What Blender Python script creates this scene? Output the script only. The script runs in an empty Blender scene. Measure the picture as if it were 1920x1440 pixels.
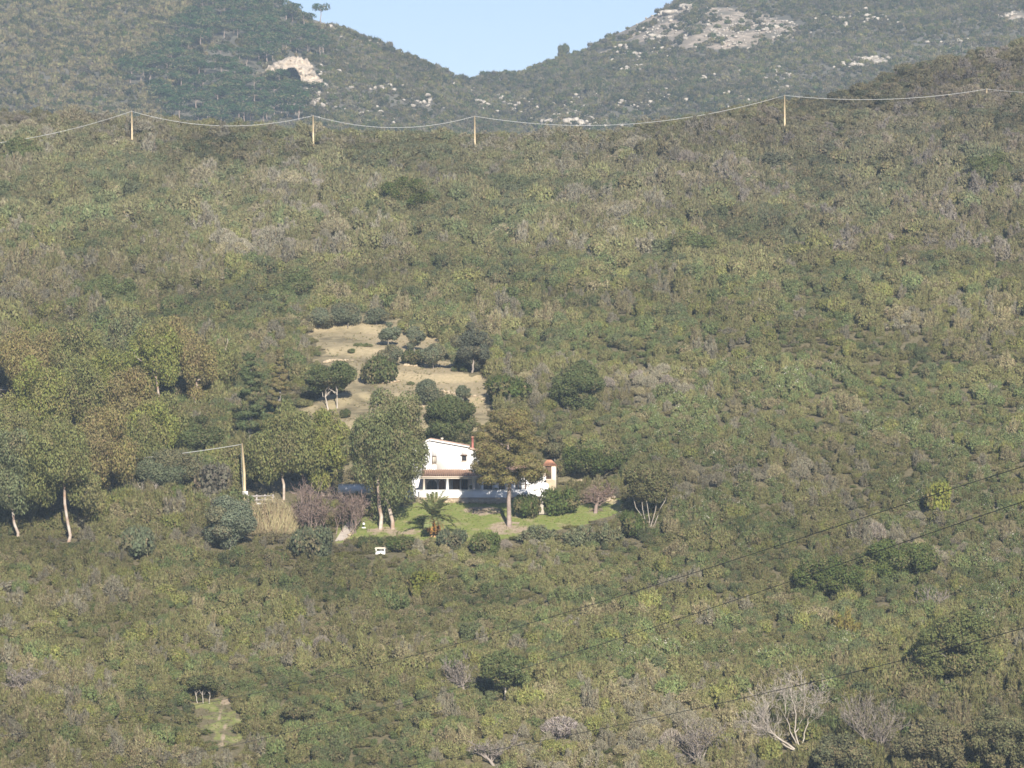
import bpy, math, random
import numpy as np
from mathutils import Vector

SC = bpy.context.scene
COL = SC.collection
R = math.radians

# ------------------------------------------------------------------ camera, sky, sun, exposure
cam_d = bpy.data.cameras.new('camera')
cam = bpy.data.objects.new('camera', cam_d)
COL.objects.link(cam)
cam.location = (0, 0, 0)
cam.rotation_euler = (R(90), 0, 0)              # level, looking along +Y
cam_d.sensor_width = 36.0
cam_d.lens = 150.0                              # long telephoto
cam_d.shift_y = 80.0 / 1920.0
cam_d.clip_start = 1.0
cam_d.clip_end = 9000.0
SC.camera = cam

SUN_EL, SUN_AZ = R(25), R(170)                  # behind the camera, a little to its right
world = bpy.data.worlds.new('World')
SC.world = world
world.use_nodes = True
wn, wl = world.node_tree.nodes, world.node_tree.links
wn.clear()
sky = wn.new('ShaderNodeTexSky')
sky.sky_type = 'NISHITA'
sky.sun_disc = False
sky.sun_elevation = SUN_EL
sky.sun_rotation = SUN_AZ
sky.air_density = 1.0
sky.dust_density = 0.0
sky.ozone_density = 2.6
bg = wn.new('ShaderNodeBackground')
bg.inputs['Strength'].default_value = 0.056
wo = wn.new('ShaderNodeOutputWorld')
wb = wn.new('ShaderNodeVectorMath'); wb.operation = 'MULTIPLY'      # the camera's cool white balance
wb.inputs[1].default_value = (0.99, 0.93, 1.10)
wl.new(sky.outputs[0], wb.inputs[0]); wl.new(wb.outputs[0], bg.inputs['Color'])
wl.new(bg.outputs[0], wo.inputs['Surface'])

sun_d = bpy.data.lights.new('sun', 'SUN')
sun_d.energy = 4.6
sun_d.angle = R(0.5)
sun_d.color = (1.0, 0.94, 0.84)
sun = bpy.data.objects.new('sun', sun_d)
COL.objects.link(sun)
to_sun = Vector((math.sin(SUN_AZ) * math.cos(SUN_EL), math.cos(SUN_AZ) * math.cos(SUN_EL), math.sin(SUN_EL)))
sun.rotation_euler = to_sun.to_track_quat('Z', 'Y').to_euler()
sun.location = (0, 0, 200)

SC.view_settings.view_transform = 'Standard'
SC.view_settings.look = 'None'
SC.view_settings.gamma = 1.0
SC.view_settings.use_curve_mapping = False
SC.view_settings.exposure = 1.02
SC.render.engine = 'CYCLES'
cy = SC.cycles
cy.max_bounces = 5
cy.diffuse_bounces = 2
cy.glossy_bounces = 1
cy.transmission_bounces = 3
cy.volume_bounces = 0
cy.transparent_max_bounces = 6
cy.use_denoising = True
cy.denoiser = 'OPENIMAGEDENOISE'
cy.pixel_filter_type = 'BLACKMAN_HARRIS'
cy.filter_width = 1.6

HAZE = 0.00016

# ------------------------------------------------------------------ helpers
F = 8000.0
HROW = 800.0


def hash2(ix, iy, seed):
    n = (ix.astype(np.int64) * 374761393 + iy.astype(np.int64) * 668265263 + seed * 1442695041) & 0x7fffffff
    n = ((n ^ (n >> 13)) * 1274126177) & 0x7fffffff
    n = n ^ (n >> 16)
    return (n & 0xffff) / 65535.0


def vnoise(x, y, seed=0):
    x = np.asarray(x, float); y = np.asarray(y, float)
    ix, iy = np.floor(x), np.floor(y)
    fx, fy = x - ix, y - iy
    fx = fx * fx * (3 - 2 * fx); fy = fy * fy * (3 - 2 * fy)
    a = hash2(ix, iy, seed); b = hash2(ix + 1, iy, seed)
    c = hash2(ix, iy + 1, seed); d = hash2(ix + 1, iy + 1, seed)
    return (a * (1 - fx) + b * fx) * (1 - fy) + (c * (1 - fx) + d * fx) * fy


def fbm(x, y, seed=0, octv=4):
    s, a, t = 0.0, 1.0, 0.0
    for i in range(octv):
        s = s + a * vnoise(np.asarray(x) * 2 ** i + 17.3 * i, np.asarray(y) * 2 ** i - 9.1 * i, seed + i)
        t += a
        a *= 0.5
    return s / t            # 0..1


def sstep(x, a, b):
    t = np.clip((np.asarray(x, float) - a) / (b - a), 0, 1)
    return t * t * (3 - 2 * t)


def inpoly(px, py, poly, jit=0.0):
    px = np.asarray(px, float); py = np.asarray(py, float)
    if jit:
        px, py = px + (fbm(px / 26, py / 20, 7, 3) - 0.5) * 2.4 * jit, py + (fbm(px / 26, py / 20, 9, 3) - 0.5) * 1.6 * jit
    r = np.zeros(px.shape, bool)
    n = len(poly)
    for i in range(n):
        x0, y0 = poly[i]; x1, y1 = poly[(i + 1) % n]
        if y0 == y1:
            continue
        c = ((y0 > py) != (y1 > py)) & (px < (x1 - x0) * (py - y0) / (y1 - y0) + x0)
        r ^= c
    return r


# outlines of what grows where, as directions seen from the viewpoint (they are laid on the terrain below)
CLEARING = [(575, 612), (640, 600), (700, 594), (765, 598), (775, 640), (830, 636), (850, 690), (900, 700), (930, 760),
            (905, 800), (860, 812), (790, 812), (700, 812), (660, 835), (630, 815), (560, 795), (545, 765), (630, 742),
            (660, 700), (590, 684), (600, 650), (575, 628)]
SMALL_BARE = [[(40, 675), (85, 668), (112, 695), (95, 708), (60, 700)],
              [(5, 825), (30, 815), (75, 840), (60, 868), (8, 866)],
              [(640, 605), (600, 590), (560, 605), (590, 615)]]
LOWER_CLEARING = [(362, 1322), (400, 1308), (440, 1310), (438, 1335), (470, 1352), (455, 1395), (410, 1402), (385, 1372), (352, 1352)]
LAWN = [(640, 972), (700, 965), (770, 945), (800, 935), (960, 935), (1010, 958), (1090, 950), (1165, 932), (1178, 952),
        (1120, 978), (1010, 1000), (960, 1010), (880, 1022), (770, 1020), (690, 1018), (630, 1020)]

CREST = ([-600, -200, 0, 250, 440, 600, 740, 900, 1040, 1130, 1280, 1470, 1560, 1640, 1740, 1920, 2300, 2600],
         [180, 195, 205, 215, 228, 240, 247, 252, 240, 242, 217, 190, 178, 146, 102, 62, 5, -15])


def zmid(X, Y):
    X = np.asarray(X, float); Y = np.asarray(Y, float)
    px = np.clip(960 + F * X / np.maximum(Y, 60), -600, 2600)
    Yc = 740 + 40 * sstep(px, 1250, 1920)
    zc = (HROW - (np.interp(px, *CREST) + 3)) / F * Yc
    s = (zc + 8.4) / (Yc - 500)
    # a soft change of slope at the house
    A = -8.4 + np.where(Y > 500, s, 0.2475) * (Y - 500)
    B = zc - 0.3 * (Y - Yc)
    k = 2.0
    m = np.minimum(A, B)
    z = m - k * np.log(np.exp(-(A - m) / k) + np.exp(-(B - m) / k))
    n = (fbm(X / 46 + 3, Y / 60, 11, 3) - 0.5) * 5.0 * sstep(Y, 330, 400) * (1 - 0.6 * sstep(Y, 680, 740))
    # shallow gullies running down the slope
    n += (np.abs(fbm(X / 60 + 0.004 * Y, Y / 260, 31, 2) - 0.5) - 0.12) * 9.0 * sstep(Y, 520, 600) * (1 - sstep(Y, 690, 745))
    O = -1.7 - 0.28 * Y
    # house platform, lawn and cut
    wx = sstep(X, -24, -18) * (1 - sstep(X, 10, 16))
    wy = sstep(Y, 474, 482) * (1 - sstep(Y, 512, 519))
    pad = np.where(Y > 497, -8.25, -8.62 - 0.3 * (497 - Y))
    near = sstep(X, -60, -30) * (1 - sstep(X, 20, 45)) * sstep(Y, 455, 480) * (1 - sstep(Y, 515, 545))
    z = z + n * (1 - near)
    z = z * (1 - wx * wy) + pad * wx * wy
    # terraces of the clearing
    py = HROW - F * z / np.maximum(Y, 60)
    cl = inpoly(px, py, CLEARING, 22) & (Y > 520) & (Y < 620)
    t = np.mod((Y - 533.0) + 9.0 * (fbm(X / 9, Y / 60, 5, 2) - 0.5), 14.0) / 14.0
    saw = np.where(t < 0.86, 0.0, (t - 0.86) / 0.14) - t + 0.5
    z = z + np.where(cl, 0.9 * saw, 0.0)
    m = np.maximum(z, O)
    return m + 3.0 * np.log(np.exp((z - m) / 3.0) + np.exp((O - m) / 3.0))


RIDGE = ([-800, -300, 0, 200, 400, 500, 535, 548, 600, 640, 700, 780, 830, 868, 884, 905, 940, 985, 1010, 1050, 1090, 1130, 1190, 1250, 1300, 1500, 1900, 2600],
         [-60, -80, -90, -70, -45, -18, 2, 14, 32, 45, 70, 102, 127, 141, 142, 136, 131, 129, 116, 100, 92, 69, 39, 8, -20, -50, -60, -60])


def zfar(X, Y):
    X = np.asarray(X, float); Y = np.asarray(Y, float)
    px = np.clip(960 + F * X / np.maximum(Y, 60), -900, 2700)
    Rr = np.interp(px, *RIDGE) + 7
    Yr = np.interp(px, [300, 800, 900, 1000, 1400], [1850, 1850, 1930, 1950, 1990])
    Y0 = 1500.0
    t = np.clip((Y - Y0) / (Yr - Y0), 0, 1)
    row = 330 + (Rr - 330) * t ** 0.95
    z = (HROW - row) / F * Y
    zr = (HROW - Rr) / F * Yr
    z = np.where(Y > Yr, zr - 0.35 * (Y - Yr), z)
    z = np.where(Y < Y0, (HROW - 330) / F * Y0 - 0.27 * (Y0 - Y), z)
    env = np.sin(np.pi * t)
    z = z + (fbm(X / 90, Y / 110, 51, 3) - 0.5) * 16 * env + (fbm(X / 22, Y / 30, 61, 2) - 0.5) * 5 * env
    g = np.interp(Y, [1500, 1930], [1060, 884])
    z = z - 7 * np.exp(-((px - g) / 55.0) ** 2) * env
    return z


def zall(X, Y):
    return np.maximum(zmid(X, Y), np.where(np.asarray(Y) > 1000, zfar(X, Y), -1e6))


_YS = np.concatenate([np.arange(330, 800, 0.25), np.arange(1400, 2100, 0.5)])


def at(px, py):
    """The point of the terrain seen in this direction."""
    u, v = (px - 960) / F, (HROW - py) / F
    d = v * _YS - zall(u * _YS, _YS)
    i = np.nonzero(d < 0)[0]
    Y = _YS[i[0]] if len(i) else 1900.0
    return np.array([u * Y, Y, float(zall(u * Y, Y))])


def pt(px, py, Y):
    return np.array([(px - 960) / F * Y, Y, (HROW - py) / F * Y])


# ------------------------------------------------------------------ tagging and mesh building
def tag(o, label=None, cat=None, group=None, kind=None):
    if label: o['label'] = label
    if cat: o['category'] = cat
    if group: o['group'] = group
    if kind: o['kind'] = kind
    return o


def empty(name, loc, label, cat, group=None, rz=0.0):
    o = bpy.data.objects.new(name, None)
    o.empty_display_size = 0.5
    COL.objects.link(o)
    o.location = loc
    o.rotation_euler = (0, 0, rz)
    return tag(o, label, cat, group)


class MB:
    """Collects quads and triangles, each with a material slot and a random value, into one mesh."""
    def __init__(s):
        s.v, s.q, s.t, s.n = [], [], [], 0
        s.qm, s.tm, s.qr, s.tr = [], [], [], []

    def add(s, V, Q=None, T=None, mat=0, rnd=0.5):
        V = np.asarray(V, float).reshape(-1, 3)
        if Q is not None and len(Q):
            Q = np.asarray(Q, int).reshape(-1, 4)
            s.q.append(Q + s.n); s.qm.append(np.full(len(Q), mat)); s.qr.append(np.broadcast_to(rnd, (len(Q),)).astype(float))
        if T is not None and len(T):
            T = np.asarray(T, int).reshape(-1, 3)
            s.t.append(T + s.n); s.tm.append(np.full(len(T), mat)); s.tr.append(np.broadcast_to(rnd, (len(T),)).astype(float))
        s.v.append(V); s.n += len(V)

    def box(s, x0, x1, y0, y1, z0, z1, mat=0, rnd=0.5):
        V = [(x0, y0, z0), (x1, y0, z0), (x1, y1, z0), (x0, y1, z0), (x0, y0, z1), (x1, y0, z1), (x1, y1, z1), (x0, y1, z1)]
        s.add(V, Q=[(0, 1, 5, 4), (1, 2, 6, 5), (2, 3, 7, 6), (3, 0, 4, 7), (4, 5, 6, 7), (3, 2, 1, 0)], mat=mat, rnd=rnd)

    def prism(s, poly, y0, y1, mat=0, rnd=0.5):
        """An outline in x and z, given counter-clockwise as seen from the front, carried from y0 (front) to y1 (back)."""
        n = len(poly)
        V = [(x, y0, z) for x, z in poly] + [(x, y1, z) for x, z in poly]
        Q = [(i, i + n, (i + 1) % n + n, (i + 1) % n) for i in range(n)]
        s.add(V, Q=Q, mat=mat, rnd=rnd)
        s.ngon([(x, y0, z) for x, z in poly], mat, rnd)
        s.ngon([(x, y1, z) for x, z in reversed(poly)], mat, rnd)

    def ngon(s, pts, mat=0, rnd=0.5):
        # fan over a convex or star shaped outline
        c = np.mean(np.asarray(pts, float), axis=0)
        n = len(pts)
        s.add(list(pts) + [tuple(c)], T=[(i, (i + 1) % n, n) for i in range(n)], mat=mat, rnd=rnd)

    def tube(s, P, rad, sides=5, mat=0, rnd=0.5):
        P = np.asarray(P, float); n = len(P)
        rad = np.broadcast_to(rad, (n,)).astype(float)
        T = np.gradient(P, axis=0)
        T /= np.linalg.norm(T, axis=1, keepdims=True) + 1e-9
        ref = np.where(np.abs(T[:, 2:3]) > 0.9, np.array([[1.0, 0, 0]]), np.array([[0, 0, 1.0]]))
        A = np.cross(T, ref); A /= np.linalg.norm(A, axis=1, keepdims=True) + 1e-9
        B = np.cross(T, A)
        a = np.arange(sides) * 2 * np.pi / sides
        V = P[:, None, :] + rad[:, None, None] * (np.cos(a)[None, :, None] * A[:, None, :] + np.sin(a)[None, :, None] * B[:, None, :])
        Q = []
        for i in range(n - 1):
            for j in range(sides):
                k = (j + 1) % sides
                Q.append((i * sides + j, i * sides + k, (i + 1) * sides + k, (i + 1) * sides + j))
        T3 = [(0, j, j + 1) for j in range(1, sides - 1)]
        e = (n - 1) * sides
        T3 += [(e, e + j + 1, e + j) for j in range(1, sides - 1)]
        s.add(V.reshape(-1, 3), Q=Q, T=T3, mat=mat, rnd=rnd)

    def leaves(s, C, N, L, w, h, mat=0, rnd=None, rng=None):
        """Leaf or spray sized rhombs: centres C, facing N, long axis L."""
        C = np.asarray(C, float); n = len(C)
        N = N / (np.linalg.norm(N, axis=1, keepdims=True) + 1e-9)
        A = np.cross(L, N); A /= np.linalg.norm(A, axis=1, keepdims=True) + 1e-9
        B = np.cross(N, A)
        w = np.broadcast_to(w, (n,))[:, None] * 0.5; h = np.broadcast_to(h, (n,))[:, None] * 0.5
        V = np.stack([C - B * h, C + A * w, C + B * h, C - A * w], axis=1).reshape(-1, 3)
        Q = np.arange(4 * n).reshape(n, 4)
        s.add(V, Q=Q, mat=mat, rnd=rng.random(n) if rnd is None else rnd)

    def mesh(s, name, mats, smooth=False):
        me = bpy.data.meshes.new(name)
        V = np.concatenate(s.v) if s.v else np.zeros((0, 3))
        q = np.concatenate(s.q) if s.q else np.zeros((0, 4), int)
        t = np.concatenate(s.t) if s.t else np.zeros((0, 3), int)
        me.vertices.add(len(V)); me.vertices.foreach_set('co', V.astype(np.float32).ravel())
        nl = q.size + t.size
        me.loops.add(nl)
        me.loops.foreach_set('vertex_index', np.concatenate([q.ravel(), t.ravel()]).astype(np.int32))
        me.polygons.add(len(q) + len(t))
        me.polygons.foreach_set('loop_start', np.concatenate([np.arange(len(q)) * 4, q.size + np.arange(len(t)) * 3]).astype(np.int32))
        mi = np.concatenate((s.qm or [np.zeros(0)]) + (s.tm or [np.zeros(0)])).astype(np.int32)
        me.polygons.foreach_set('material_index', mi)
        if smooth:
            me.polygons.foreach_set('use_smooth', np.ones(len(q) + len(t), bool))
        at_ = me.attributes.new('rnd', 'FLOAT', 'FACE')
        at_.data.foreach_set('value', np.concatenate((s.qr or [np.zeros(0)]) + (s.tr or [np.zeros(0)])).astype(np.float32))
        for m in mats:
            me.materials.append(m)
        me.update(calc_edges=True)
        return me

    def build(s, name, mats, parent=None, smooth=False, loc=None, link=True):
        if not isinstance(mats, (list, tuple)):
            mats = [mats]
        o = bpy.data.objects.new(name, s.mesh(name, mats, smooth))
        if link:
            COL.objects.link(o)
        if parent is not None:
            o.parent = parent
        if loc is not None:
            o.location = loc
        return o


# ------------------------------------------------------------------ materials
def new_mat(name):
    m = bpy.data.materials.new(name)
    m.use_nodes = True
    m.node_tree.nodes.clear()
    return m, m.node_tree.nodes, m.node_tree.links


def out(nodes, links, shader, disp=None):
    o = nodes.new('ShaderNodeOutputMaterial')
    links.new(shader, o.inputs['Surface'])


def mix_col(nodes, links, fac, a, b, mode='MIX'):
    n = nodes.new('ShaderNodeMix'); n.data_type = 'RGBA'; n.blend_type = mode
    for sock, v in ((n.inputs[0], fac), (n.inputs[6], a), (n.inputs[7], b)):
        if hasattr(v, 'is_linked'):
            links.new(v, sock)
        elif isinstance(v, (int, float)):
            sock.default_value = v
        else:
            sock.default_value = (*v, 1.0)
    return n.outputs[2]


def math_n(nodes, links, op, a, b=None):
    n = nodes.new('ShaderNodeMath'); n.operation = op
    for i, v in enumerate((a, b)):
        if v is None: continue
        if hasattr(v, 'is_linked'): links.new(v, n.inputs[i])
        else: n.inputs[i].default_value = v
    return n.outputs[0]


def ramp(nodes, links, fac, lo, hi):
    n = nodes.new('ShaderNodeMapRange'); n.interpolation_type = 'SMOOTHSTEP'
    links.new(fac, n.inputs[0]); n.inputs[1].default_value = lo; n.inputs[2].default_value = hi
    return n.outputs[0]


def foliage_mat(name, transl=0.25, var=0.9):
    """Colour comes from the plant's own tint; each sprig is a little lighter or darker, greener or drier."""
    m, N, L = new_mat(name)
    t = N.new('ShaderNodeAttribute'); t.attribute_type = 'INSTANCER'; t.attribute_name = 'tint'
    r = N.new('ShaderNodeAttribute'); r.attribute_type = 'GEOMETRY'; r.attribute_name = 'rnd'
    dry = mix_col(N, L, math_n(N, L, 'MULTIPLY', ramp(N, L, r.outputs['Fac'], 0.72, 0.80), 0.55), t.outputs['Color'], (0.24, 0.19, 0.105))
    f = math_n(N, L, 'MULTIPLY_ADD', math_n(N, L, 'FRACT', math_n(N, L, 'MULTIPLY', r.outputs['Fac'], 7.31)), var)
    f.node.inputs[2].default_value = 1.0 - var / 2
    c = N.new('ShaderNodeVectorMath'); c.operation = 'SCALE'
    L.new(dry, c.inputs[0]); L.new(f, c.inputs['Scale'])
    hs = N.new('ShaderNodeHueSaturation')
    h = math_n(N, L, 'FRACT', math_n(N, L, 'MULTIPLY', r.outputs['Fac'], 3.77))
    h = math_n(N, L, 'MULTIPLY_ADD', h, 0.06); h.node.inputs[2].default_value = 0.475
    L.new(h, hs.inputs['Hue']); L.new(c.outputs[0], hs.inputs['Color'])
    d = N.new('ShaderNodeBsdfDiffuse'); tr = N.new('ShaderNodeBsdfTranslucent')
    L.new(hs.outputs[0], d.inputs['Color']); L.new(hs.outputs[0], tr.inputs['Color'])
    mx = N.new('ShaderNodeMixShader'); mx.inputs[0].default_value = transl
    L.new(d.outputs[0], mx.inputs[1]); L.new(tr.outputs[0], mx.inputs[2])
    out(N, L, mx.outputs[0])
    return m


def plain_mat(name, col, col2=None, scale=3.0, rough=0.9, bump=0.0, detail=4.0, spec=0.2, obj=True):
    m, N, L = new_mat(name)
    p = N.new('ShaderNodeBsdfPrincipled')
    p.inputs['Roughness'].default_value = rough
    p.inputs['Specular IOR Level'].default_value = spec
    p.inputs['Base Color'].default_value = (*col, 1)
    tc = N.new('ShaderNodeTexCoord')
    nz = N.new('ShaderNodeTexNoise'); nz.inputs['Scale'].default_value = scale; nz.inputs['Detail'].default_value = detail
    L.new(tc.outputs['Object'], nz.inputs['Vector'])
    if col2 is not None:
        L.new(mix_col(N, L, ramp(N, L, nz.outputs['Fac'], 0.32, 0.68), col, col2), p.inputs['Base Color'])
    if bump:
        b = N.new('ShaderNodeBump'); b.inputs['Strength'].default_value = bump; b.inputs['Distance'].default_value = 0.05
        L.new(nz.outputs['Fac'], b.inputs['Height']); L.new(b.outputs[0], p.inputs['Normal'])
    out(N, L, p.outputs[0])
    return m


LEAF = foliage_mat('leaf_spray', 0.30, 0.62)
TWIGS = foliage_mat('fine_twigs', 0.1, 0.7)
M = {}
M['stem'] = plain_mat('shrub_stem', (0.12, 0.10, 0.08), (0.22, 0.19, 0.16), 2.0)
M['euc_bark'] = plain_mat('pale_smooth_bark', (0.50, 0.44, 0.37), (0.30, 0.20, 0.14), 0.9, bump=0.2)
M['grey_bark'] = plain_mat('grey_bark', (0.26, 0.23, 0.20), (0.16, 0.14, 0.12), 1.5, bump=0.3)
M['pine_bark'] = plain_mat('reddish_pine_bark', (0.34, 0.27, 0.225), (0.24, 0.18, 0.15), 2.5, bump=0.4)
M['palm_trunk'] = plain_mat('orange_palm_trunk', (0.46, 0.28, 0.13), (0.30, 0.19, 0.10), 5.0, bump=0.4)
M['dead_wood'] = plain_mat('bleached_dead_wood', (0.50, 0.44, 0.37), (0.36, 0.31, 0.26), 1.2, bump=0.2)
M['bare_wood'] = plain_mat('bare_grey_wood', (0.32, 0.27, 0.23), (0.21, 0.18, 0.155), 1.2)
M['mauve_wood'] = plain_mat('mauve_brown_twigs', (0.21, 0.15, 0.125), (0.28, 0.21, 0.175), 1.2)
M['rock'] = plain_mat('pale_limestone', (0.46, 0.41, 0.34), (0.24, 0.21, 0.175), 0.55, bump=0.8, detail=10)
M['ledge'] = plain_mat('ochre_stone', (0.50, 0.40, 0.27), (0.36, 0.28, 0.19), 0.9, bump=0.5, detail=8)
M['white'] = plain_mat('white_lime_plaster', (0.80, 0.79, 0.77), (0.66, 0.64, 0.60), 0.6, rough=0.85, bump=0.08)
M['cream'] = plain_mat('cream_plaster', (0.66, 0.58, 0.47), (0.58, 0.50, 0.40), 0.8, bump=0.1)
M['tile'] = plain_mat('brown_roof_tile', (0.33, 0.21, 0.145), (0.25, 0.155, 0.11), 2.2, bump=0.2)
M['terracotta'] = plain_mat('orange_terracotta_tile', (0.46, 0.23, 0.14), (0.36, 0.18, 0.11), 2.5, bump=0.2)
M['rooftile'] = plain_mat('faded_roof_tile', (0.50, 0.34, 0.26), (0.38, 0.26, 0.20), 2.2, bump=0.2)
M['redpipe'] = plain_mat('red_flue', (0.42, 0.16, 0.125), (0.34, 0.125, 0.10), 2.0, rough=0.6)
M['wood'] = plain_mat('dark_brown_wood', (0.12, 0.07, 0.045), (0.08, 0.045, 0.03), 3.0, rough=0.6)
M['door'] = plain_mat('orange_brown_door', (0.36, 0.18, 0.09), (0.27, 0.13, 0.065), 3.0, rough=0.55)
M['metal'] = plain_mat('dark_metal', (0.045, 0.05, 0.055), None, rough=0.5)
M['shutter'] = plain_mat('pale_shutter', (0.62, 0.58, 0.48), (0.54, 0.50, 0.41), 6.0)
M['greywood'] = plain_mat('weathered_grey_timber', (0.42, 0.38, 0.35), (0.30, 0.27, 0.25), 2.0)
M['pole'] = plain_mat('yellow_treated_pole', (0.60, 0.49, 0.31), (0.46, 0.35, 0.21), 0.8)
M['cable'] = plain_mat('pale_cable', (0.50, 0.50, 0.48), None, rough=0.5)
M['wire'] = plain_mat('dark_wire', (0.02, 0.025, 0.03), None, rough=0.7)
M['boxgrey'] = plain_mat('white_meter_box', (0.74, 0.72, 0.70), None, rough=0.5)
M['paving'] = plain_mat('pale_paving', (0.50, 0.43, 0.36), (0.42, 0.36, 0.30), 1.4, bump=0.2)
M['room'] = plain_mat('dim_room', (0.10, 0.09, 0.08), None)
gm, GN_, GL_ = new_mat('window_glass')
p_ = GN_.new('ShaderNodeBsdfPrincipled'); p_.inputs['Base Color'].default_value = (0.05, 0.06, 0.075, 1)
p_.inputs['Roughness'].default_value = 0.08; p_.inputs['Specular IOR Level'].default_value = 0.5
out(GN_, GL_, p_.outputs[0])
M['glass'] = gm


def ground_mat(name, litter, litter2, dry, dry2, lawn, lawn2, earth, earth2, edge_scale=0.5, fine_scale=2.3):
    m, N, L = new_mat(name)
    at_ = N.new('ShaderNodeAttribute'); at_.attribute_type = 'GEOMETRY'; at_.attribute_name = 'gmix'
    sep = N.new('ShaderNodeSeparateColor'); L.new(at_.outputs['Color'], sep.inputs[0])
    tc = N.new('ShaderNodeTexCoord')

    def nz(scale, det=6):
        n = N.new('ShaderNodeTexNoise'); n.inputs['Scale'].default_value = scale; n.inputs['Detail'].default_value = det
        L.new(tc.outputs['Object'], n.inputs['Vector']); return n.outputs['Fac']
    big, mid, fine = nz(0.09), nz(edge_scale), nz(fine_scale, 9)

    def two(a, b, src):
        return mix_col(N, L, ramp(N, L, src, 0.35, 0.65), a, b)

    def mask(ch):
        k = math_n(N, L, 'MULTIPLY_ADD', math_n(N, L, 'SUBTRACT', mid, 0.5), 1.1)
        L.new(sep.outputs[ch], k.node.inputs[2])
        return ramp(N, L, k, 0.42, 0.58)
    c = two(litter, litter2, fine)
    d_ = mix_col(N, L, ramp(N, L, big, 0.4, 0.62), two(dry, dry2, fine), two(dry2, litter2, mid))
    c = mix_col(N, L, mask(0), c, d_)
    c = mix_col(N, L, mask(1), c, mix_col(N, L, ramp(N, L, mid, 0.5, 0.75), two(lawn, lawn2, fine), dry2))
    c = mix_col(N, L, mask(2), c, two(earth, earth2, fine))
    p = N.new('ShaderNodeBsdfPrincipled'); p.inputs['Roughness'].default_value = 1.0
    p.inputs['Specular IOR Level'].default_value = 0.05
    L.new(c, p.inputs['Base Color'])
    b = N.new('ShaderNodeBump'); b.inputs['Strength'].default_value = 0.5; b.inputs['Distance'].default_value = 0.25
    L.new(fine, b.inputs['Height']); L.new(b.outputs[0], p.inputs['Normal'])
    out(N, L, p.outputs[0])
    return m


M['ground'] = ground_mat('hillside_soil', (0.13, 0.115, 0.065), (0.18, 0.15, 0.09), (0.41, 0.325, 0.20), (0.33, 0.27, 0.16),
                         (0.165, 0.205, 0.05), (0.225, 0.23, 0.08), (0.38, 0.30, 0.21), (0.30, 0.23, 0.16))
M['far'] = ground_mat('far_hill_soil', (0.10, 0.095, 0.075), (0.15, 0.135, 0.105), (0.44, 0.36, 0.28), (0.24, 0.20, 0.155),
                      (0.1, 0.12, 0.05), (0.1, 0.12, 0.05), (0.5, 0.45, 0.38), (0.40, 0.35, 0.29), 0.12, 0.35)

# ------------------------------------------------------------------ terrain
FAR_BARE = [(1330, 58, 165, 32), (1400, 50, 90, 16), (1230, 52, 40, 12), (1180, 98, 60, 7), (1330, 22, 60, 9), (1622, 114, 40, 6), (1905, 30, 18, 8), (625, 42, 34, 5), (590, 175, 8, 22)]


def terrain(name, xs, ys, zf, mat, gmix):
    X, Y = np.meshgrid(xs, ys)
    Z = zf(X, Y)
    nx, ny = len(xs), len(ys)
    V = np.stack([X, Y, Z], -1).reshape(-1, 3)
    i, j = np.meshgrid(np.arange(nx - 1), np.arange(ny - 1))
    a = (j * nx + i).ravel()
    Q = np.stack([a, a + 1, a + nx + 1, a + nx], 1)
    mb = MB(); mb.add(V, Q=Q)
    o = mb.build(name, mat, smooth=True)
    tag(o, kind='structure')
    px = 960 + F * V[:, 0] / np.maximum(V[:, 1], 60); py = HROW - F * V[:, 2] / np.maximum(V[:, 1], 60)
    g = gmix(px, py, V)
    ca = o.data.color_attributes.new('gmix', 'FLOAT_COLOR', 'POINT')
    ca.data.foreach_set('color', np.concatenate([g, np.ones((len(g), 1))], 1).astype(np.float32).ravel())
    return o


def graded(stops):
    r = []
    for a, b, st in stops:
        r.append(np.arange(a, b, st))
    return np.unique(np.concatenate(r + [np.array([stops[-1][1]])]))


def mid_mix(px, py, V):
    g = np.zeros((len(V), 3))
    ok = (V[:, 1] > 380) & (V[:, 1] < 640)
    cl = inpoly(px, py, CLEARING, 22) & ok
    for p in SMALL_BARE: cl |= inpoly(px, py, p) & ok
    g[:, 0] = cl
    lw = inpoly(px, py, LAWN, 8) & ok & (V[:, 1] < 499)
    g[:, 1] = lw
    lc = inpoly(px, py, LOWER_CLEARING, 14) & ok
    g[:, 1] += lc * 0.5
    g[:, 2] += lc * np.where(np.abs(px - (418 + 8 * np.sin(py / 9.0))) < 9, 0.55, 0.12)
    # bare ochre earth under the parapet and round the pine's foot
    g[:, 2] += ((px > 785) & (px < 960) & (py > 930) & (py < 944) & ok) * 0.8
    g[:, 2] += (((px - 950) / 42) ** 2 + ((py - 990) / 13) ** 2 < 1) * ok * 0.55
    g[:, 2] += (((px - 905) / 36) ** 2 + ((py - 958) / 9) ** 2 < 1) * ok * 0.6
    g[:, 2] += (((px - 735) / 55) ** 2 + ((py - 996) / 9) ** 2 < 1) * ok * 0.55
    return np.clip(g, 0, 1)


def far_mix(px, py, V):
    g = np.zeros((len(V), 3))
    v = np.zeros(len(V))
    for cx, cy_, rx, ry in FAR_BARE:
        v = np.maximum(v, 1.15 - (((px - cx) / rx) ** 2 + ((py - cy_) / ry) ** 2) * 0.6)
    g[:, 0] = np.clip(v, 0, 0.85)
    return g


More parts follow.
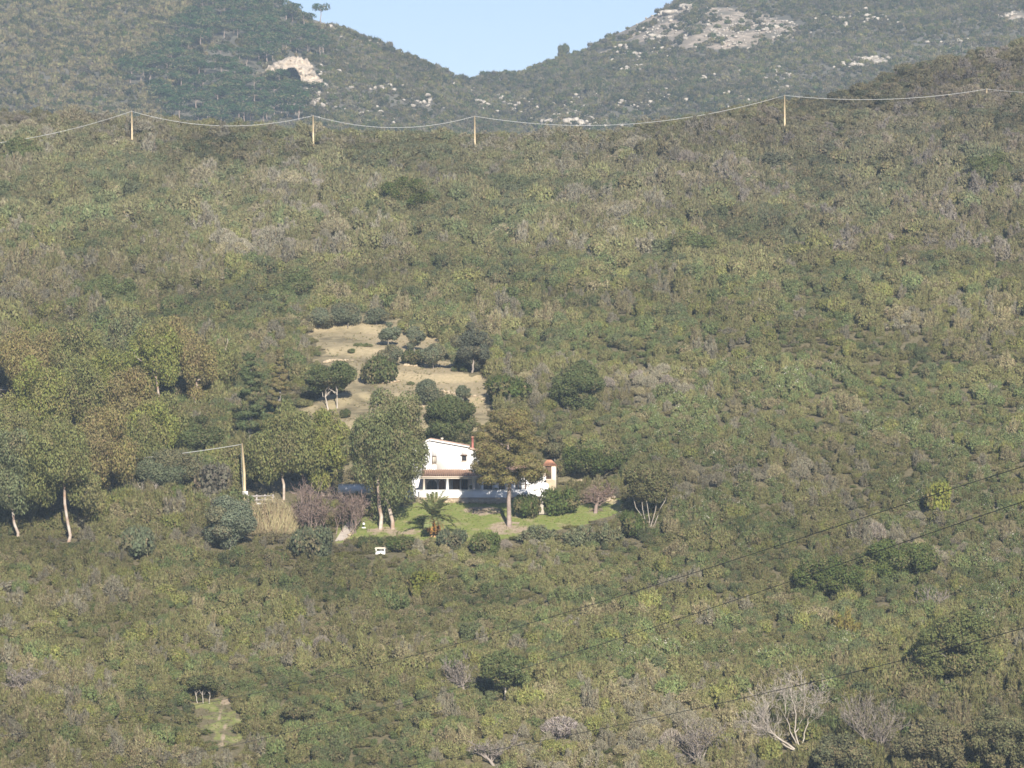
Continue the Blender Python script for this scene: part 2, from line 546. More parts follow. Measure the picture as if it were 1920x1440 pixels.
terrain('hillside_ground', graded([(-700, -160, 18), (-160, -95, 3), (-95, -60, 1.5), (-60, 30, 0.75), (30, 95, 1.5), (95, 160, 3), (160, 700, 18)]),
        graded([(-150, 330, 12), (330, 400, 3), (400, 470, 1.5), (470, 610, 0.6), (610, 800, 2), (800, 1120, 10)]), zmid, M['ground'], mid_mix)
terrain('far_hills', graded([(-740, -300, 25), (-300, 300, 4), (300, 740, 25)]),
        graded([(1000, 1480, 20), (1480, 2040, 4), (2040, 2190, 30)]), zfar, M['far'], far_mix)

# ------------------------------------------------------------------ plants: shared builders
def unit(rng, n):
    d = rng.normal(size=(n, 3))
    return d / (np.linalg.norm(d, axis=1, keepdims=True) + 1e-9)


def cloud(mb, rng, C, Rr, n, w, h, squash=0.8, droop=0.0, thick=0.4, keep=0.72, scatter=0.9, mat=0, up=0.15):
    """n leaf sprays over the outside of a heap of lobes, loosely facing outwards."""
    C = np.asarray(C, float); Rr = np.asarray(Rr, float)
    sq = np.array([1, 1, squash])
    Pl, Dl, Kl, got = [], [], [], 0
    for _ in range(8):
        k = rng.choice(len(C), size=n, p=Rr ** 2 / np.sum(Rr ** 2))
        d = unit(rng, n)
        d[:, 2] += up; d /= np.linalg.norm(d, axis=1, keepdims=True)
        rad = Rr[k] * (1.06 - thick * rng.random(n) ** 2)
        P = C[k] + d * rad[:, None] * sq
        ins = np.zeros(n, bool)
        for j in range(len(C)):
            ins |= (np.sum(((P - C[j]) / sq) ** 2, axis=1) < (keep * Rr[j]) ** 2) & (k != j)
        ok = ~ins | (rng.random(n) < 0.04)
        Pl.append(P[ok]); Dl.append(d[ok]); Kl.append(k[ok]); got += ok.sum()
        if got >= n: break
    P, d, k = np.concatenate(Pl)[:n], np.concatenate(Dl)[:n], np.concatenate(Kl)[:n]
    m = len(P)
    Nn = d + scatter * rng.normal(size=(m, 3)) * 0.6
    Lx = unit(rng, m) * (1 - droop) + np.array([0, 0, -1.0]) * droop * 1.6
    s = 0.7 + 0.6 * rng.random(m)
    lob = rng.random(len(C))
    mb.leaves(P, Nn, Lx, w * s, h * s, mat=mat, rnd=np.clip(lob[k] + 0.10 * rng.normal(size=m), 0, 0.999))
    return m


def limb(rng, p0, p1, r0, r1, n=6, wob=0.08):
    p0, p1 = np.asarray(p0, float), np.asarray(p1, float)
    t = np.linspace(0, 1, n)[:, None]
    P = p0 + (p1 - p0) * t
    Ln = np.linalg.norm(p1 - p0)
    P[1:-1] += rng.normal(size=(n - 2, 3)) * wob * Ln * 0.5
    return P, np.linspace(r0, r1, n)


def twig_tree(mb, rng, p, d, Ln, r, lev, spread=0.55, up=0.25, kids=3, rmin=0.02, mat=0):
    """A bare branching crown."""
    d = d / np.linalg.norm(d)
    n = 5 if lev else 3
    P = [np.asarray(p, float)]
    dd = d.copy()
    for i in range(n - 1):
        dd = dd + rng.normal(size=3) * 0.13; dd[2] += up * 0.1; dd /= np.linalg.norm(dd)
        P.append(P[-1] + dd * Ln / (n - 1))
    rr = np.linspace(r, max(r * 0.55, rmin), n)
    mb.tube(P, rr, 5 if r > 0.06 else 3, mat=mat, rnd=rng.random())
    if lev == 0:
        return
    for i in range(kids + (rng.random() < 0.5)):
        j = rng.integers(max(1, n - 4), n)
        nd = dd + rng.normal(size=3) * spread; nd[2] += up
        twig_tree(mb, rng, P[j], nd, Ln * (0.55 + 0.3 * rng.random()), max(rr[j] * 0.6, rmin), lev - 1, spread, up, kids, rmin, mat)


# ------------------------------------------------------------------ scrub bushes (unit size; shared by the single bushes and the mass)
def bush_round(seed, nl=12, n=1900, w=0.11, h=0.17, hgt=1.25, spread=0.62, lr=(0.30, 0.5), stems=5, up=0.3):
    rng = np.random.default_rng(seed)
    a = rng.random(nl) * 2 * np.pi; q = np.sqrt(rng.random(nl)) * spread
    C = np.stack([np.cos(a) * q, np.sin(a) * q, 0.28 + rng.random(nl) * (hgt - 0.6) * (1.1 - 0.7 * q)], 1)
    Rr = lr[0] + rng.random(nl) * (lr[1] - lr[0])
    mb = MB()
    cloud(mb, rng, C, Rr, n, w, h, squash=0.85, up=up)
    ns = n // 7
    j = rng.integers(0, nl, ns)
    d = unit(rng, ns); d[:, 2] = np.abs(d[:, 2]) + 0.35; d /= np.linalg.norm(d, axis=1, keepdims=True)
    mb.leaves(C[j] + d * (Rr[j] * 1.12)[:, None], rng.normal(size=(ns, 3)) * .6 + [0, -.6, .2], d + [0, 0, .6], w * 0.45, h * 1.9, rng=rng)
    for i in range(stems):
        P, r = limb(rng, rng.normal(size=3) * [0.06, 0.06, 0], C[i % nl] + [0, 0, Rr[i % nl] * 0.7], 0.028, 0.01, 5, 0.15)
        mb.tube(P, r, 3, mat=1, rnd=rng.random())
    return mb


def bush_heath(seed, n=2600, hgt=1.55, w=0.04, h=0.26, core=700):
    """Upright fine-sprayed shrub: plumes of thin blades rising from a low heap."""
    rng = np.random.default_rng(seed)
    mb = MB()
    nl = 15
    a = rng.random(nl) * 2 * np.pi; q = np.sqrt(rng.random(nl)) * 0.72
    top = hgt * rng.uniform(0.6, 1.0, nl) * (1.08 - 0.45 * q)
    k = rng.integers(0, nl, n)
    t = rng.random(n) ** 0.6                       # up the plume
    rr = (0.30 - 0.16 * t) * np.sqrt(rng.random(n)); aa = rng.random(n) * 2 * np.pi
    P = np.stack([np.cos(a[k]) * q[k] * (0.6 + 0.5 * t) + np.cos(aa) * rr, np.sin(a[k]) * q[k] * (0.6 + 0.5 * t) + np.sin(aa) * rr, top[k] * t], 1)
    Lx = np.stack([np.cos(aa) * 0.35 + np.cos(a[k]) * q[k] * .3, np.sin(aa) * 0.35 + np.sin(a[k]) * q[k] * .3, np.ones(n)], 1) + rng.normal(size=(n, 3)) * 0.25
    pl = rng.random(nl)
    mb.leaves(P, np.stack([np.cos(aa), np.sin(aa), np.full(n, .5)], 1) + rng.normal(size=(n, 3)) * 0.5, Lx, w * (0.7 + 0.8 * rng.random(n)), h * (0.6 + 0.8 * rng.random(n)),
              rnd=np.clip(pl[k] + .1 * rng.normal(size=n), 0, .999))
    C = np.stack([np.cos(a) * q, np.sin(a) * q, top * 0.5], 1)
    cloud(mb, rng, C, np.full(nl, .26), core, 0.08, 0.12, squash=1.2)
    return mb


def bush_bare(seed, n=2200, hgt=1.3):
    """Leafless grey shrub: a fan of stems ending in a haze of twigs."""
    rng = np.random.default_rng(seed)
    mb = MB()
    for i in range(16):
        a = rng.random() * 2 * np.pi; q = rng.random() * 0.85
        tip = np.array([np.cos(a) * q, np.sin(a) * q, hgt * (0.95 - 0.45 * q * q) * (0.75 + 0.3 * rng.random())])
        P, r = limb(rng, [0.1 * np.cos(a), 0.1 * np.sin(a), 0], tip, 0.022, 0.008, 6, 0.12)
        mb.tube(P, r, 3, mat=0, rnd=rng.random())
    a = rng.random(n) * 2 * np.pi; q = np.sqrt(rng.random(n)) * 0.95
    z = hgt * (1.0 - 0.5 * q * q) * (1 - 0.45 * rng.random(n) ** 1.5)
    P = np.stack([np.cos(a) * q, np.sin(a) * q, z], 1)
    Lx = np.stack([np.cos(a) * q * 0.8, np.sin(a) * q * 0.8, np.full(n, 0.75)], 1) + rng.normal(size=(n, 3)) * 0.35
    mb.leaves(P, rng.normal(size=(n, 3)) + [0, -0.5, 0.3], Lx, 0.03 * (0.6 + 0.9 * rng.random(n)), 0.24 * (0.6 + 0.9 * rng.random(n)), rng=rng)
    return mb


def bush_flecked(seed):
    """Leafy shrub with pale dry stalks standing out of it."""
    rng = np.random.default_rng(seed)
    mb = bush_round(seed, n=1100)
    n = 22
    a = rng.random(n) * 2 * np.pi; q = np.sqrt(rng.random(n)) * 0.8
    P = np.stack([np.cos(a) * q, np.sin(a) * q, 0.70 + 0.45 * (1 - q) + 0.25 * rng.random(n)], 1)
    mb.leaves(P, np.stack([rng.normal(size=n) * .4, -np.ones(n), 0.5 + 0 * q], 1), np.tile([0.1, 0, 1.0], (n, 1)) + rng.normal(size=(n, 3)) * 0.5,
              0.04 * (0.5 + rng.random(n)), 0.085 * (0.5 + rng.random(n)), mat=2, rng=rng)
    return mb


def bush_patch(seed, nc=22):
    """A ragged piece of mixed low growth: leafy clumps, upright sprays and dry twigs of unlike heights."""
    rng = np.random.default_rng(seed)
    mb = MB()
    for i in range(nc):
        a = rng.random() * 6.283; q = math.sqrt(rng.random()) * 1.15
        x, y = math.cos(a) * q, math.sin(a) * q
        hh = rng.uniform(0.35, 1.0) * (1.15 - 0.35 * q)
        kd = rng.random(); cr = rng.random()
        if kd < 0.5:
            k = 4
            C = np.stack([x + rng.normal(size=k) * .14, y + rng.normal(size=k) * .14, hh * rng.uniform(.4, .95, k)], 1)
            cloud(mb, rng, C, rng.uniform(.13, .27, k), 130, 0.085, 0.13, squash=0.9, up=0.3)
        else:
            n = 120 if kd < 0.82 else 150
            th_, ln = (0.04, 0.22) if kd < 0.82 else (0.022, 0.26)
            aa = rng.random(n) * 6.283; qq = np.sqrt(rng.random(n)) * 0.3
            P = np.stack([x + np.cos(aa) * qq, y + np.sin(aa) * qq, hh * (1 - 1.5 * qq ** 2) * (1 - .6 * rng.random(n) ** 1.5)], 1)
            L = np.stack([np.cos(aa) * qq * 2.2, np.sin(aa) * qq * 2.2, np.ones(n)], 1) + rng.normal(size=(n, 3)) * .3
            mb.leaves(P, rng.normal(size=(n, 3)) * .7 + [0, -.6, .4], L, th_ * rng.uniform(.6, 1.5, n), ln * rng.uniform(.6, 1.4, n),
                      mat=0, rnd=np.clip((cr if kd < .82 else .84) + rng.normal(size=n) * .08, 0, .999))
    return mb


M['fleck'] = plain_mat('pale_dry_stalk', (0.72, 0.67, 0.58), (0.58, 0.52, 0.43), 3.0)
PROTO = []          # (mesh builder kind, mesh)
for sd in (1, 2, 3): PROTO.append(('round', bush_round(sd).mesh('round_bush', [LEAF, M['stem']])))
for sd in (4, 5): PROTO.append(('dense', bush_round(sd, nl=16, n=2600, w=0.09, h=0.13, hgt=1.3, lr=(0.26, 0.42), stems=4).mesh('dense_bush', [LEAF, M['stem']])))
for sd in (6, 7, 8): PROTO.append(('heath', bush_heath(sd).mesh('heath_bush', [LEAF])))
for sd in (9, 10): PROTO.append(('bare', bush_bare(sd).mesh('bare_bush', [TWIGS])))
for sd in (14, 15, 16, 17): PROTO.append(('patch', bush_patch(sd).mesh('mixed_patch', [LEAF])))
for sd in (12,): PROTO.append(('fleck', bush_flecked(sd).mesh('flecked_bush', [LEAF, M['stem'], M['fleck']])))
KIDX = {}
for i, (k, _) in enumerate(PROTO): KIDX.setdefault(k, []).append(i)


def proto_collection(name, meshes):
    c = bpy.data.collections.new(name)
    for i, me in enumerate(meshes):
        o = bpy.data.objects.new('%s_source_%02d' % (name, i), me)
        c.objects.link(o)
    return c


def scatter(name, P, rotz, scl, pid, tint, coll, tilt=None):
    """Uncountable growth: one object whose points carry copies of the bushes in coll."""
    me = bpy.data.meshes.new(name)
    n = len(P)
    me.vertices.add(n); me.vertices.foreach_set('co', np.asarray(P, np.float32).ravel())
    rot = np.zeros((n, 3), np.float32); rot[:, 2] = rotz
    if tilt is not None: rot[:, :2] = tilt
    for nm, ty, dat, key in (('rot', 'FLOAT_VECTOR', rot, 'vector'), ('scl', 'FLOAT_VECTOR', scl, 'vector'), ('tint', 'FLOAT_VECTOR', tint, 'vector')):
        a = me.attributes.new(nm, ty, 'POINT'); a.data.foreach_set(key, np.asarray(dat, np.float32).ravel())
    a = me.attributes.new('pid', 'INT', 'POINT'); a.data.foreach_set('value', np.asarray(pid, np.int32))
    o = bpy.data.objects.new(name, me); COL.objects.link(o)
    tag(o, kind='stuff')
    g = bpy.data.node_groups.new(name + '_nodes', 'GeometryNodeTree')
    g.interface.new_socket('Geometry', in_out='INPUT', socket_type='NodeSocketGeometry')
    g.interface.new_socket('Geometry', in_out='OUTPUT', socket_type='NodeSocketGeometry')
    gi, go = g.nodes.new('NodeGroupInput'), g.nodes.new('NodeGroupOutput')
    ci = g.nodes.new('GeometryNodeCollectionInfo'); ci.inputs['Collection'].default_value = coll
    ci.inputs['Separate Children'].default_value = True; ci.inputs['Reset Children'].default_value = True
    ip = g.nodes.new('GeometryNodeInstanceOnPoints'); ip.inputs['Pick Instance'].default_value = True

    def named(nm, ty):
        a = g.nodes.new('GeometryNodeInputNamedAttribute'); a.data_type = ty; a.inputs['Name'].default_value = nm
        return a.outputs['Attribute']
    e2r = g.nodes.new('FunctionNodeEulerToRotation')
    g.links.new(named('rot', 'FLOAT_VECTOR'), e2r.inputs[0])
    g.links.new(gi.outputs[0], ip.inputs['Points'])
    g.links.new(ci.outputs[0], ip.inputs['Instance'])
    g.links.new(named('pid', 'INT'), ip.inputs['Instance Index'])
    g.links.new(e2r.outputs[0], ip.inputs['Rotation'])
    g.links.new(named('scl', 'FLOAT_VECTOR'), ip.inputs['Scale'])
    g.links.new(ip.outputs[0], go.inputs[0])
    md = o.modifiers.new('scatter', 'NODES'); md.node_group = g
    return o


# tints (real-world albedo)
T_OLIVE = np.array([0.172, 0.162, 0.056])
T_GREEN = np.array([0.122, 0.146, 0.046])
T_YEL = np.array([0.215, 0.215, 0.050])
T_DARK = np.array([0.088, 0.100, 0.040])
T_GREY = np.array([0.205, 0.182, 0.122])
T_MAUVE = np.array([0.250, 0.208, 0.168])
T_TAN = np.array([0.235, 0.198, 0.098])
T_BLUE = np.array([0.150, 0.165, 0.095])

KEEP_OUT = []       # circles (x, y, r) where the mass leaves room for a thing


def blocked(P):
    b = np.zeros(len(P), bool)
    for x, y, r in KEEP_OUT:
        b |= (P[:, 0] - x) ** 2 + (P[:, 1] - y) ** 2 < r * r
    return b

# ------------------------------------------------------------------ trees
TREES = []


def spot(px, pb, ptop, wpx):
    p = at(px, pb)
    s = p[1] / F
    return p, (pb - ptop) * s, wpx * s


def finish_tree(name, p, label, cat, group, trunk, tm, crown, tint, cm=None, crown_name='crown', keep=None):
    root = empty(name, p, label, cat, group)
    if trunk is not None and trunk.n:
        trunk.build('trunk', tm, root, smooth=True)
    if crown is not None and crown.n:
        c = crown.build(crown_name, [cm or LEAF], root)
        if crown_name == 'twigs': c['kind'] = 'stuff'
        c['tint'] = [float(x) for x in tint]
    if keep: KEEP_OUT.append((p[0], p[1], keep))
    return root


def lobes_in(rng, n, W, z0, z1, lr, shell=0.45):
    """Lobes gathered round the ends of a few main limbs, so the crown has heads and hollows."""
    ax = np.array([max(W / 2 - lr * 0.75, 0.1), max(W / 2 - lr * 0.75, 0.1) * 0.9, max((z1 - z0) / 2 - lr * 0.6, 0.1)])
    m = max(6, n // 4)
    d = unit(rng, m); d[:, 2] = d[:, 2] * 0.85 + 0.08
    hub = d * (0.40 + 0.42 * rng.random(m))[:, None]
    hub[0] = [0.05, 0, 0.72]
    k = rng.integers(0, m, n)
    q = hub[k] + rng.normal(size=(n, 3)) * 0.26
    u = unit(rng, n) * (rng.random(n) ** shell)[:, None]
    q = np.where(rng.random(n)[:, None] < 0.45, u, q)
    r = np.linalg.norm(q, axis=1, keepdims=True)
    q = q / np.maximum(r / 1.18, 1.0)
    return np.array([0, 0, (z0 + z1) / 2]) + q * ax


def broadleaf(name, px, pb, ptop, wpx, tint, label, cat='tree', group=None, seed=0, zb=0.2, nl=26, lr=0.19, leaf=(0.16, 0.24), cover=1.5,
              droop=0.0, bark='grey_bark', tr=0.024, forks=4, keep=0.6, squash=0.8, shell=0.45, lean=0.0, stems=1, forkz=0.35, stem_sp=0.14, fan=0.0):
    rng = np.random.default_rng(seed + int(px * 7 + pb))
    p, H, W = spot(px, pb, ptop, wpx)
    if name == 'oak_tree': nl, lr = int(nl * 1.7), lr * 0.72
    L = lr * W
    C = lobes_in(rng, nl, W, zb * H, H, L, shell)
    C[:, 0] += lean * C[:, 2]
    Rr = L * (0.6 + 0.75 * rng.random(nl))
    crown = MB()
    area = np.pi * W * H * (1 - zb) * 1.15
    n = int(min(30000, max(700, 1.55 * cover * area / (leaf[0] * leaf[1] * 0.5))))
    cloud(crown, rng, C, Rr, n, leaf[0], leaf[1], squash=squash, droop=droop, thick=0.5)
    ns = n // 9
    j = rng.integers(0, nl, ns)
    d = unit(rng, ns); d[:, 2] = d[:, 2] * .7 + .3
    crown.leaves(C[j] + d * (Rr[j] * 1.16)[:, None] * [1, 1, squash], rng.normal(size=(ns, 3)) + [0, -.6, .2], d + [0, 0, .3 - droop], leaf[0] * .7, leaf[1] * 1.5, rng=rng)
    trunk = MB()
    for s in range(stems):
        off = np.array([(s - (stems - 1) / 2) * stem_sp * W, rng.normal() * 0.3 * min(1, stem_sp * 8), 0])
        base = off + np.array([0, 0, -0.3])
        fk = np.array([lean * forkz * H + off[0] * 1.3 + (s - (stems - 1) / 2) * fan * W + rng.normal() * 0.03 * H, rng.normal() * 0.02 * H, forkz * H * (0.85 + 0.3 * rng.random())])
        r0 = tr * H / (stems ** 0.4)
        P, r = limb(rng, base, fk, r0, r0 * 0.72, 6, 0.05)
        trunk.tube(P, r, 7)
        for i in range(forks):
            j = rng.integers(0, nl)
            P, r = limb(rng, fk, C[j] + [0, 0, 0.3 * L], r0 * 0.55, r0 * 0.16, 6, 0.1)
            trunk.tube(P, r, 5)
    return finish_tree(name, p, label, cat, group, trunk, M[bark], crown, tint, keep=keep * W / 2)


def eucalypt(px, pb, ptop, wpx, tint, label, seed=0, zb=0.10, stems=1, forkz=0.42, nl=52, lr=0.125, tr=0.015, lean=0.0, keep=0.35, forks=7, cover=0.85):
    return broadleaf('eucalyptus_tree', px, pb, ptop - 12, wpx * 1.04, np.asarray(tint) * 1.18, label, 'eucalyptus', 'eucalyptus trees round the house', seed, zb, nl, lr,
                     (0.14, 0.33), cover, 0.6, 'euc_bark', tr, forks, keep, 1.3, 0.4, lean, stems, forkz)


PH = [float(np.percentile([v.co.z for v in me_.vertices], 99)) for _, me_ in PROTO]


def shrub(name, px, pb, ptop, wpx, tint, label, kind='dense', cat='shrub', group=None, depth=1.0, rz=None):
    """A single bush: one of the bush meshes at its own size and colour."""
    p, H, W = spot(px, pb, ptop, wpx)
    i = KIDX[kind][int(px + pb) % len(KIDX[kind])]
    o = bpy.data.objects.new(name, PROTO[i][1]); COL.objects.link(o)
    o.location = (p[0], p[1], p[2] - 0.08 * H)
    o.scale = (W / 1.9, W / 1.9 * depth, H / PH[i])
    o.rotation_euler = (0, 0, (px * 1.7 + pb) % 6.28 if rz is None else rz)
    o['tint'] = [float(x) for x in tint]
    KEEP_OUT.append((p[0], p[1], W * 0.33))
    return tag(o, label, cat, group)


E_OL = np.array([0.185, 0.185, 0.070]); E_RUST = np.array([0.225, 0.185, 0.080]); E_YG = np.array([0.215, 0.22, 0.065]); E_BL = np.array([0.165, 0.180, 0.090])

# the grove on the left, from its lower edge upwards
eucalypt(128, 1016, 812, 150, E_OL, 'eucalyptus with one white leaning trunk before a dark gap at the lower grove edge', 1, zb=0.27, forkz=0.5, forks=4)
eucalypt(32, 1012, 822, 125, E_BL, 'eucalyptus with a pale slanting trunk at the left edge of the photo', 2, zb=0.25, forkz=0.4, lean=-0.1)
eucalypt(182, 960, 790, 135, E_RUST, 'rusty-tinged eucalyptus with bare pale forked limbs showing below its crown', 3, zb=0.2, forkz=0.3)
eucalypt(150, 842, 690, 130, E_OL, 'eucalyptus with a long pale forked stem in the middle of the left grove', 4, zb=0.2, forkz=0.5)
eucalypt(62, 872, 700, 130, E_YG, 'yellowish eucalyptus above the bare earth patch at the left edge', 5)
eucalypt(232, 868, 712, 120, E_RUST, 'brownish eucalyptus left of the dark round oak', 6)
eucalypt(296, 782, 622, 115, E_YG, 'bright yellow-green eucalyptus just above a low grey roof', 7, zb=0.3)
eucalypt(366, 772, 640, 92, E_RUST, 'russet eucalyptus with a thin bare trunk behind the dark round oak', 8)
eucalypt(36, 770, 640, 110, E_RUST, 'russet eucalyptus at the upper left end of the grove', 9)
eucalypt(142, 752, 628, 115, E_OL, 'olive eucalyptus at the top of the grove above the long low roof', 10)
eucalypt(224, 745, 612, 105, E_BL, 'grey-green eucalyptus at the top of the grove beside the yellow-green one', 11)
eucalypt(282, 880, 770, 110, E_YG, 'low yellow-green eucalyptus between the grove and the dark round oak', 12)
eucalypt(100, 938, 800, 110, E_OL, 'small olive eucalyptus crowded behind the white-trunked one', 13)
eucalypt(330, 700, 600, 90, E_RUST, 'topmost brown-tinged eucalyptus of the grove on the scrub slope', 14)
eucalypt(20, 930, 760, 110, E_OL, 'olive eucalyptus at the left edge below the bare earth patch', 18)
eucalypt(306, 866, 752, 110, E_OL, 'olive eucalyptus filling the gap above the grey acacia', 19)
eucalypt(196, 800, 668, 110, E_YG * .9, 'yellow-olive eucalyptus in the heart of the left grove', 20)
eucalypt(96, 716, 640, 95, E_RUST, 'brown-tinged eucalyptus beside the long low roof', 21)
eucalypt(412, 760, 640, 80, E_OL, 'slim olive eucalyptus left of the broad dark conifer', 22)
eucalypt(262, 930, 800, 100, E_OL * .9, 'dim olive eucalyptus behind the leafless whitish shrub', 23)
eucalypt(450, 930, 840, 90, E_OL, 'low olive eucalyptus crown just behind the utility pole', 24)
eucalypt(532, 938, 775, 140, E_OL, 'eucalyptus with hanging foliage right of the yellow utility pole', 15, zb=0.16)
eucalypt(608, 932, 778, 105, E_YG, 'yellow-green eucalyptus between the utility pole and the big eucalyptus by the house', 16, zb=0.1)
eucalypt(725, 992, 757, 157, np.array([.165, .175, .075]), 'largest eucalyptus with twin pale trunks hiding the left end of the white house', 17, zb=0.15, stems=2, forkz=0.45, nl=95, lr=0.12, tr=0.020, forks=7, cover=1.15)

def conifer(px, pb, ptop, wpx, tint, label, seed):
    rng = np.random.default_rng(seed)
    p, H, W = spot(px, pb, ptop, wpx)
    nl = 60
    t = rng.random(nl) ** 0.8
    a = rng.random(nl) * 2 * np.pi
    q = (W / 2) * (1 - t * 0.8) * (0.35 + 0.65 * rng.random(nl)) * 0.82
    C = np.stack([np.cos(a) * q, np.sin(a) * q, 0.08 * H + t * 0.88 * H], 1)
    Rr = W * 0.13 * (1.15 - 0.6 * t)
    crown = MB()
    cloud(crown, rng, C, Rr, 12000, 0.16, 0.3, squash=0.5, droop=0.3, keep=0.7, scatter=0.5)
    trunk = MB()
    P, r = limb(rng, [0, 0, -0.3], [0, 0, 0.93 * H], 0.03 * H, 0.006 * H, 8, 0.01)
    trunk.tube(P, r, 6)
    return finish_tree('conifer_tree', p, label, 'conifer', 'conifers behind the utility pole', trunk, M['grey_bark'], crown, tint, keep=W * 0.4)


conifer(470, 836, 655, 105, (0.105, 0.125, 0.055), 'broad dark green conifer with drooping tiers above the utility pole', 21)
conifer(524, 812, 650, 66, (0.185, 0.155, 0.07), 'narrow brown-green conifer just right of the broad dark one', 22)

OAK = T_DARK * 1.34
broadleaf('oak_tree', 362, 862, 770, 108, OAK * 0.95, 'dark rounded evergreen oak above the slack pale cable', group='evergreen oaks', seed=31, zb=0.02, nl=30, lr=0.2)
broadleaf('oak_tree', 846, 846, 742, 112, OAK, 'dark green evergreen oak rising behind the white house roof', group='evergreen oaks', seed=32, zb=0.0, nl=32, lr=0.18, bark='euc_bark', tr=0.02)
broadleaf('oak_tree', 624, 768, 682, 108, OAK * 1.05, 'dark oak with crooked white trunks at the left edge of the dry clearing', group='evergreen oaks', seed=33, zb=0.36, nl=26, lr=0.17, bark='dead_wood', tr=0.022, forks=6, stems=2, forkz=0.3)
broadleaf('oak_tree', 886, 700, 612, 86, np.array([0.12, 0.125, 0.085]), 'grey-green oak with bare twigs at the right edge of the dry clearing', group='evergreen oaks', seed=34, zb=0.05, nl=28, lr=0.17, bark='bare_wood', forks=8)
broadleaf('oak_tree', 1086, 772, 680, 104, OAK * 1.1, 'large dark oak alone on the scrub right of the clearing', group='evergreen oaks', seed=35, zb=-0.1, keep=.3, nl=40, lr=0.19)
broadleaf('oak_tree', 1108, 898, 838, 135, T_GREEN * 0.9, 'wide green oak behind the small tiled gate tower', group='evergreen oaks', seed=36, zb=0.12, nl=30, lr=0.16)
broadleaf('oak_tree', 1040, 868, 797, 58, np.array([0.15, 0.14, 0.075]), 'small brown-green oak just above the tiled gate tower', group='evergreen oaks', seed=37, zb=0.1, nl=18)
broadleaf('oak_tree', 948, 1318, 1222, 88, OAK * 1.15, 'spreading oak with a pale forked trunk over a dark hollow low on the slope', group='evergreen oaks', seed=38, zb=0.32, nl=24, bark='dead_wood', forks=5, forkz=0.25)
broadleaf('oak_tree', 1800, 1302, 1128, 190, np.array([0.15, 0.16, 0.06]), 'broad leafy oak with the largest crown at the lower right', group='evergreen oaks', seed=39, zb=-0.08, nl=60, lr=0.13, leaf=(0.17, 0.26), keep=.3)
broadleaf('oak_tree', 1296, 485, 438, 105, OAK * 1.2, 'dark flat oak high on the right of the scrub slope', group='evergreen oaks', seed=40, zb=-0.1, keep=.3, nl=34)
broadleaf('oak_tree', 556, 566, 505, 96, OAK * 1.15, 'dark oak with grey limbs above the top of the dry clearing', group='evergreen oaks', seed=41, zb=-0.1, keep=.3, nl=34, bark='bare_wood', forks=7)
broadleaf('oak_tree', 205, 572, 522, 105, OAK * 1.25, 'dark green oak clump on the slope above the left grove', group='evergreen oaks', seed=42, zb=-0.1, keep=.3, nl=34)
broadleaf('oak_tree', 42, 318, 258, 84, OAK * 1.2, 'dark oak near the crest at the left edge', group='evergreen oaks', seed=43, zb=-0.1, keep=.3, nl=32)
broadleaf('oak_tree', 1860, 345, 290, 90, OAK * 1.15, 'dark oak near the crest at the right edge', group='evergreen oaks', seed=44, zb=-0.1, keep=.3, nl=32)
broadleaf('oak_tree', 762, 400, 336, 92, T_GREEN * 0.85, 'bright green oak by itself on the upper middle slope', group='evergreen oaks', seed=45, zb=-0.1, keep=.3, nl=34)
broadleaf('oak_tree', 1690, 1085, 1012, 165, T_GREEN, 'lush green oak under the dark wires on the right slope', group='evergreen oaks', seed=46, zb=-0.15, nl=46, lr=0.12, keep=.3)
broadleaf('oak_tree', 1560, 1118, 1046, 165, T_GREEN * 0.9, 'dark green oak left of the lush one under the wires', group='evergreen oaks', seed=47, zb=-0.15, nl=46, lr=0.12, keep=.3)
broadleaf('oak_tree', 1755, 1480, 1352, 180, np.array([0.17, 0.155, 0.085]), 'grey-olive oak with speckled foliage on the bottom edge right of the dead tree', group='evergreen oaks', seed=48, zb=0.15, nl=44, lr=0.14)
broadleaf('oak_tree', 1888, 1480, 1330, 160, np.array([0.155, 0.15, 0.075]), 'grey-olive oak in the bottom right corner', group='evergreen oaks', seed=49, zb=0.15, nl=40, lr=0.15)
broadleaf('oak_tree', 1585, 1490, 1375, 130, np.array([0.14, 0.14, 0.075]), 'olive oak on the bottom edge directly right of the dead tree', group='evergreen oaks', seed=50, zb=0.15, nl=34, lr=0.16)
broadleaf('oak_tree', 382, 1318, 1268, 74, np.array([0.12, 0.125, 0.055]), 'mushroom-shaped oak with splayed pale stems above the small grassy clearing', group='evergreen oaks', seed=51, zb=0.42, nl=16, bark='dead_wood', stems=3, forks=4, forkz=0.3)
broadleaf('oak_tree', 556, 1372, 1326, 62, np.array([0.14, 0.135, 0.065]), 'little umbrella-shaped oak on one pale stem near the bottom left', group='evergreen oaks', seed=52, zb=0.5, nl=14, bark='dead_wood', forkz=0.5)

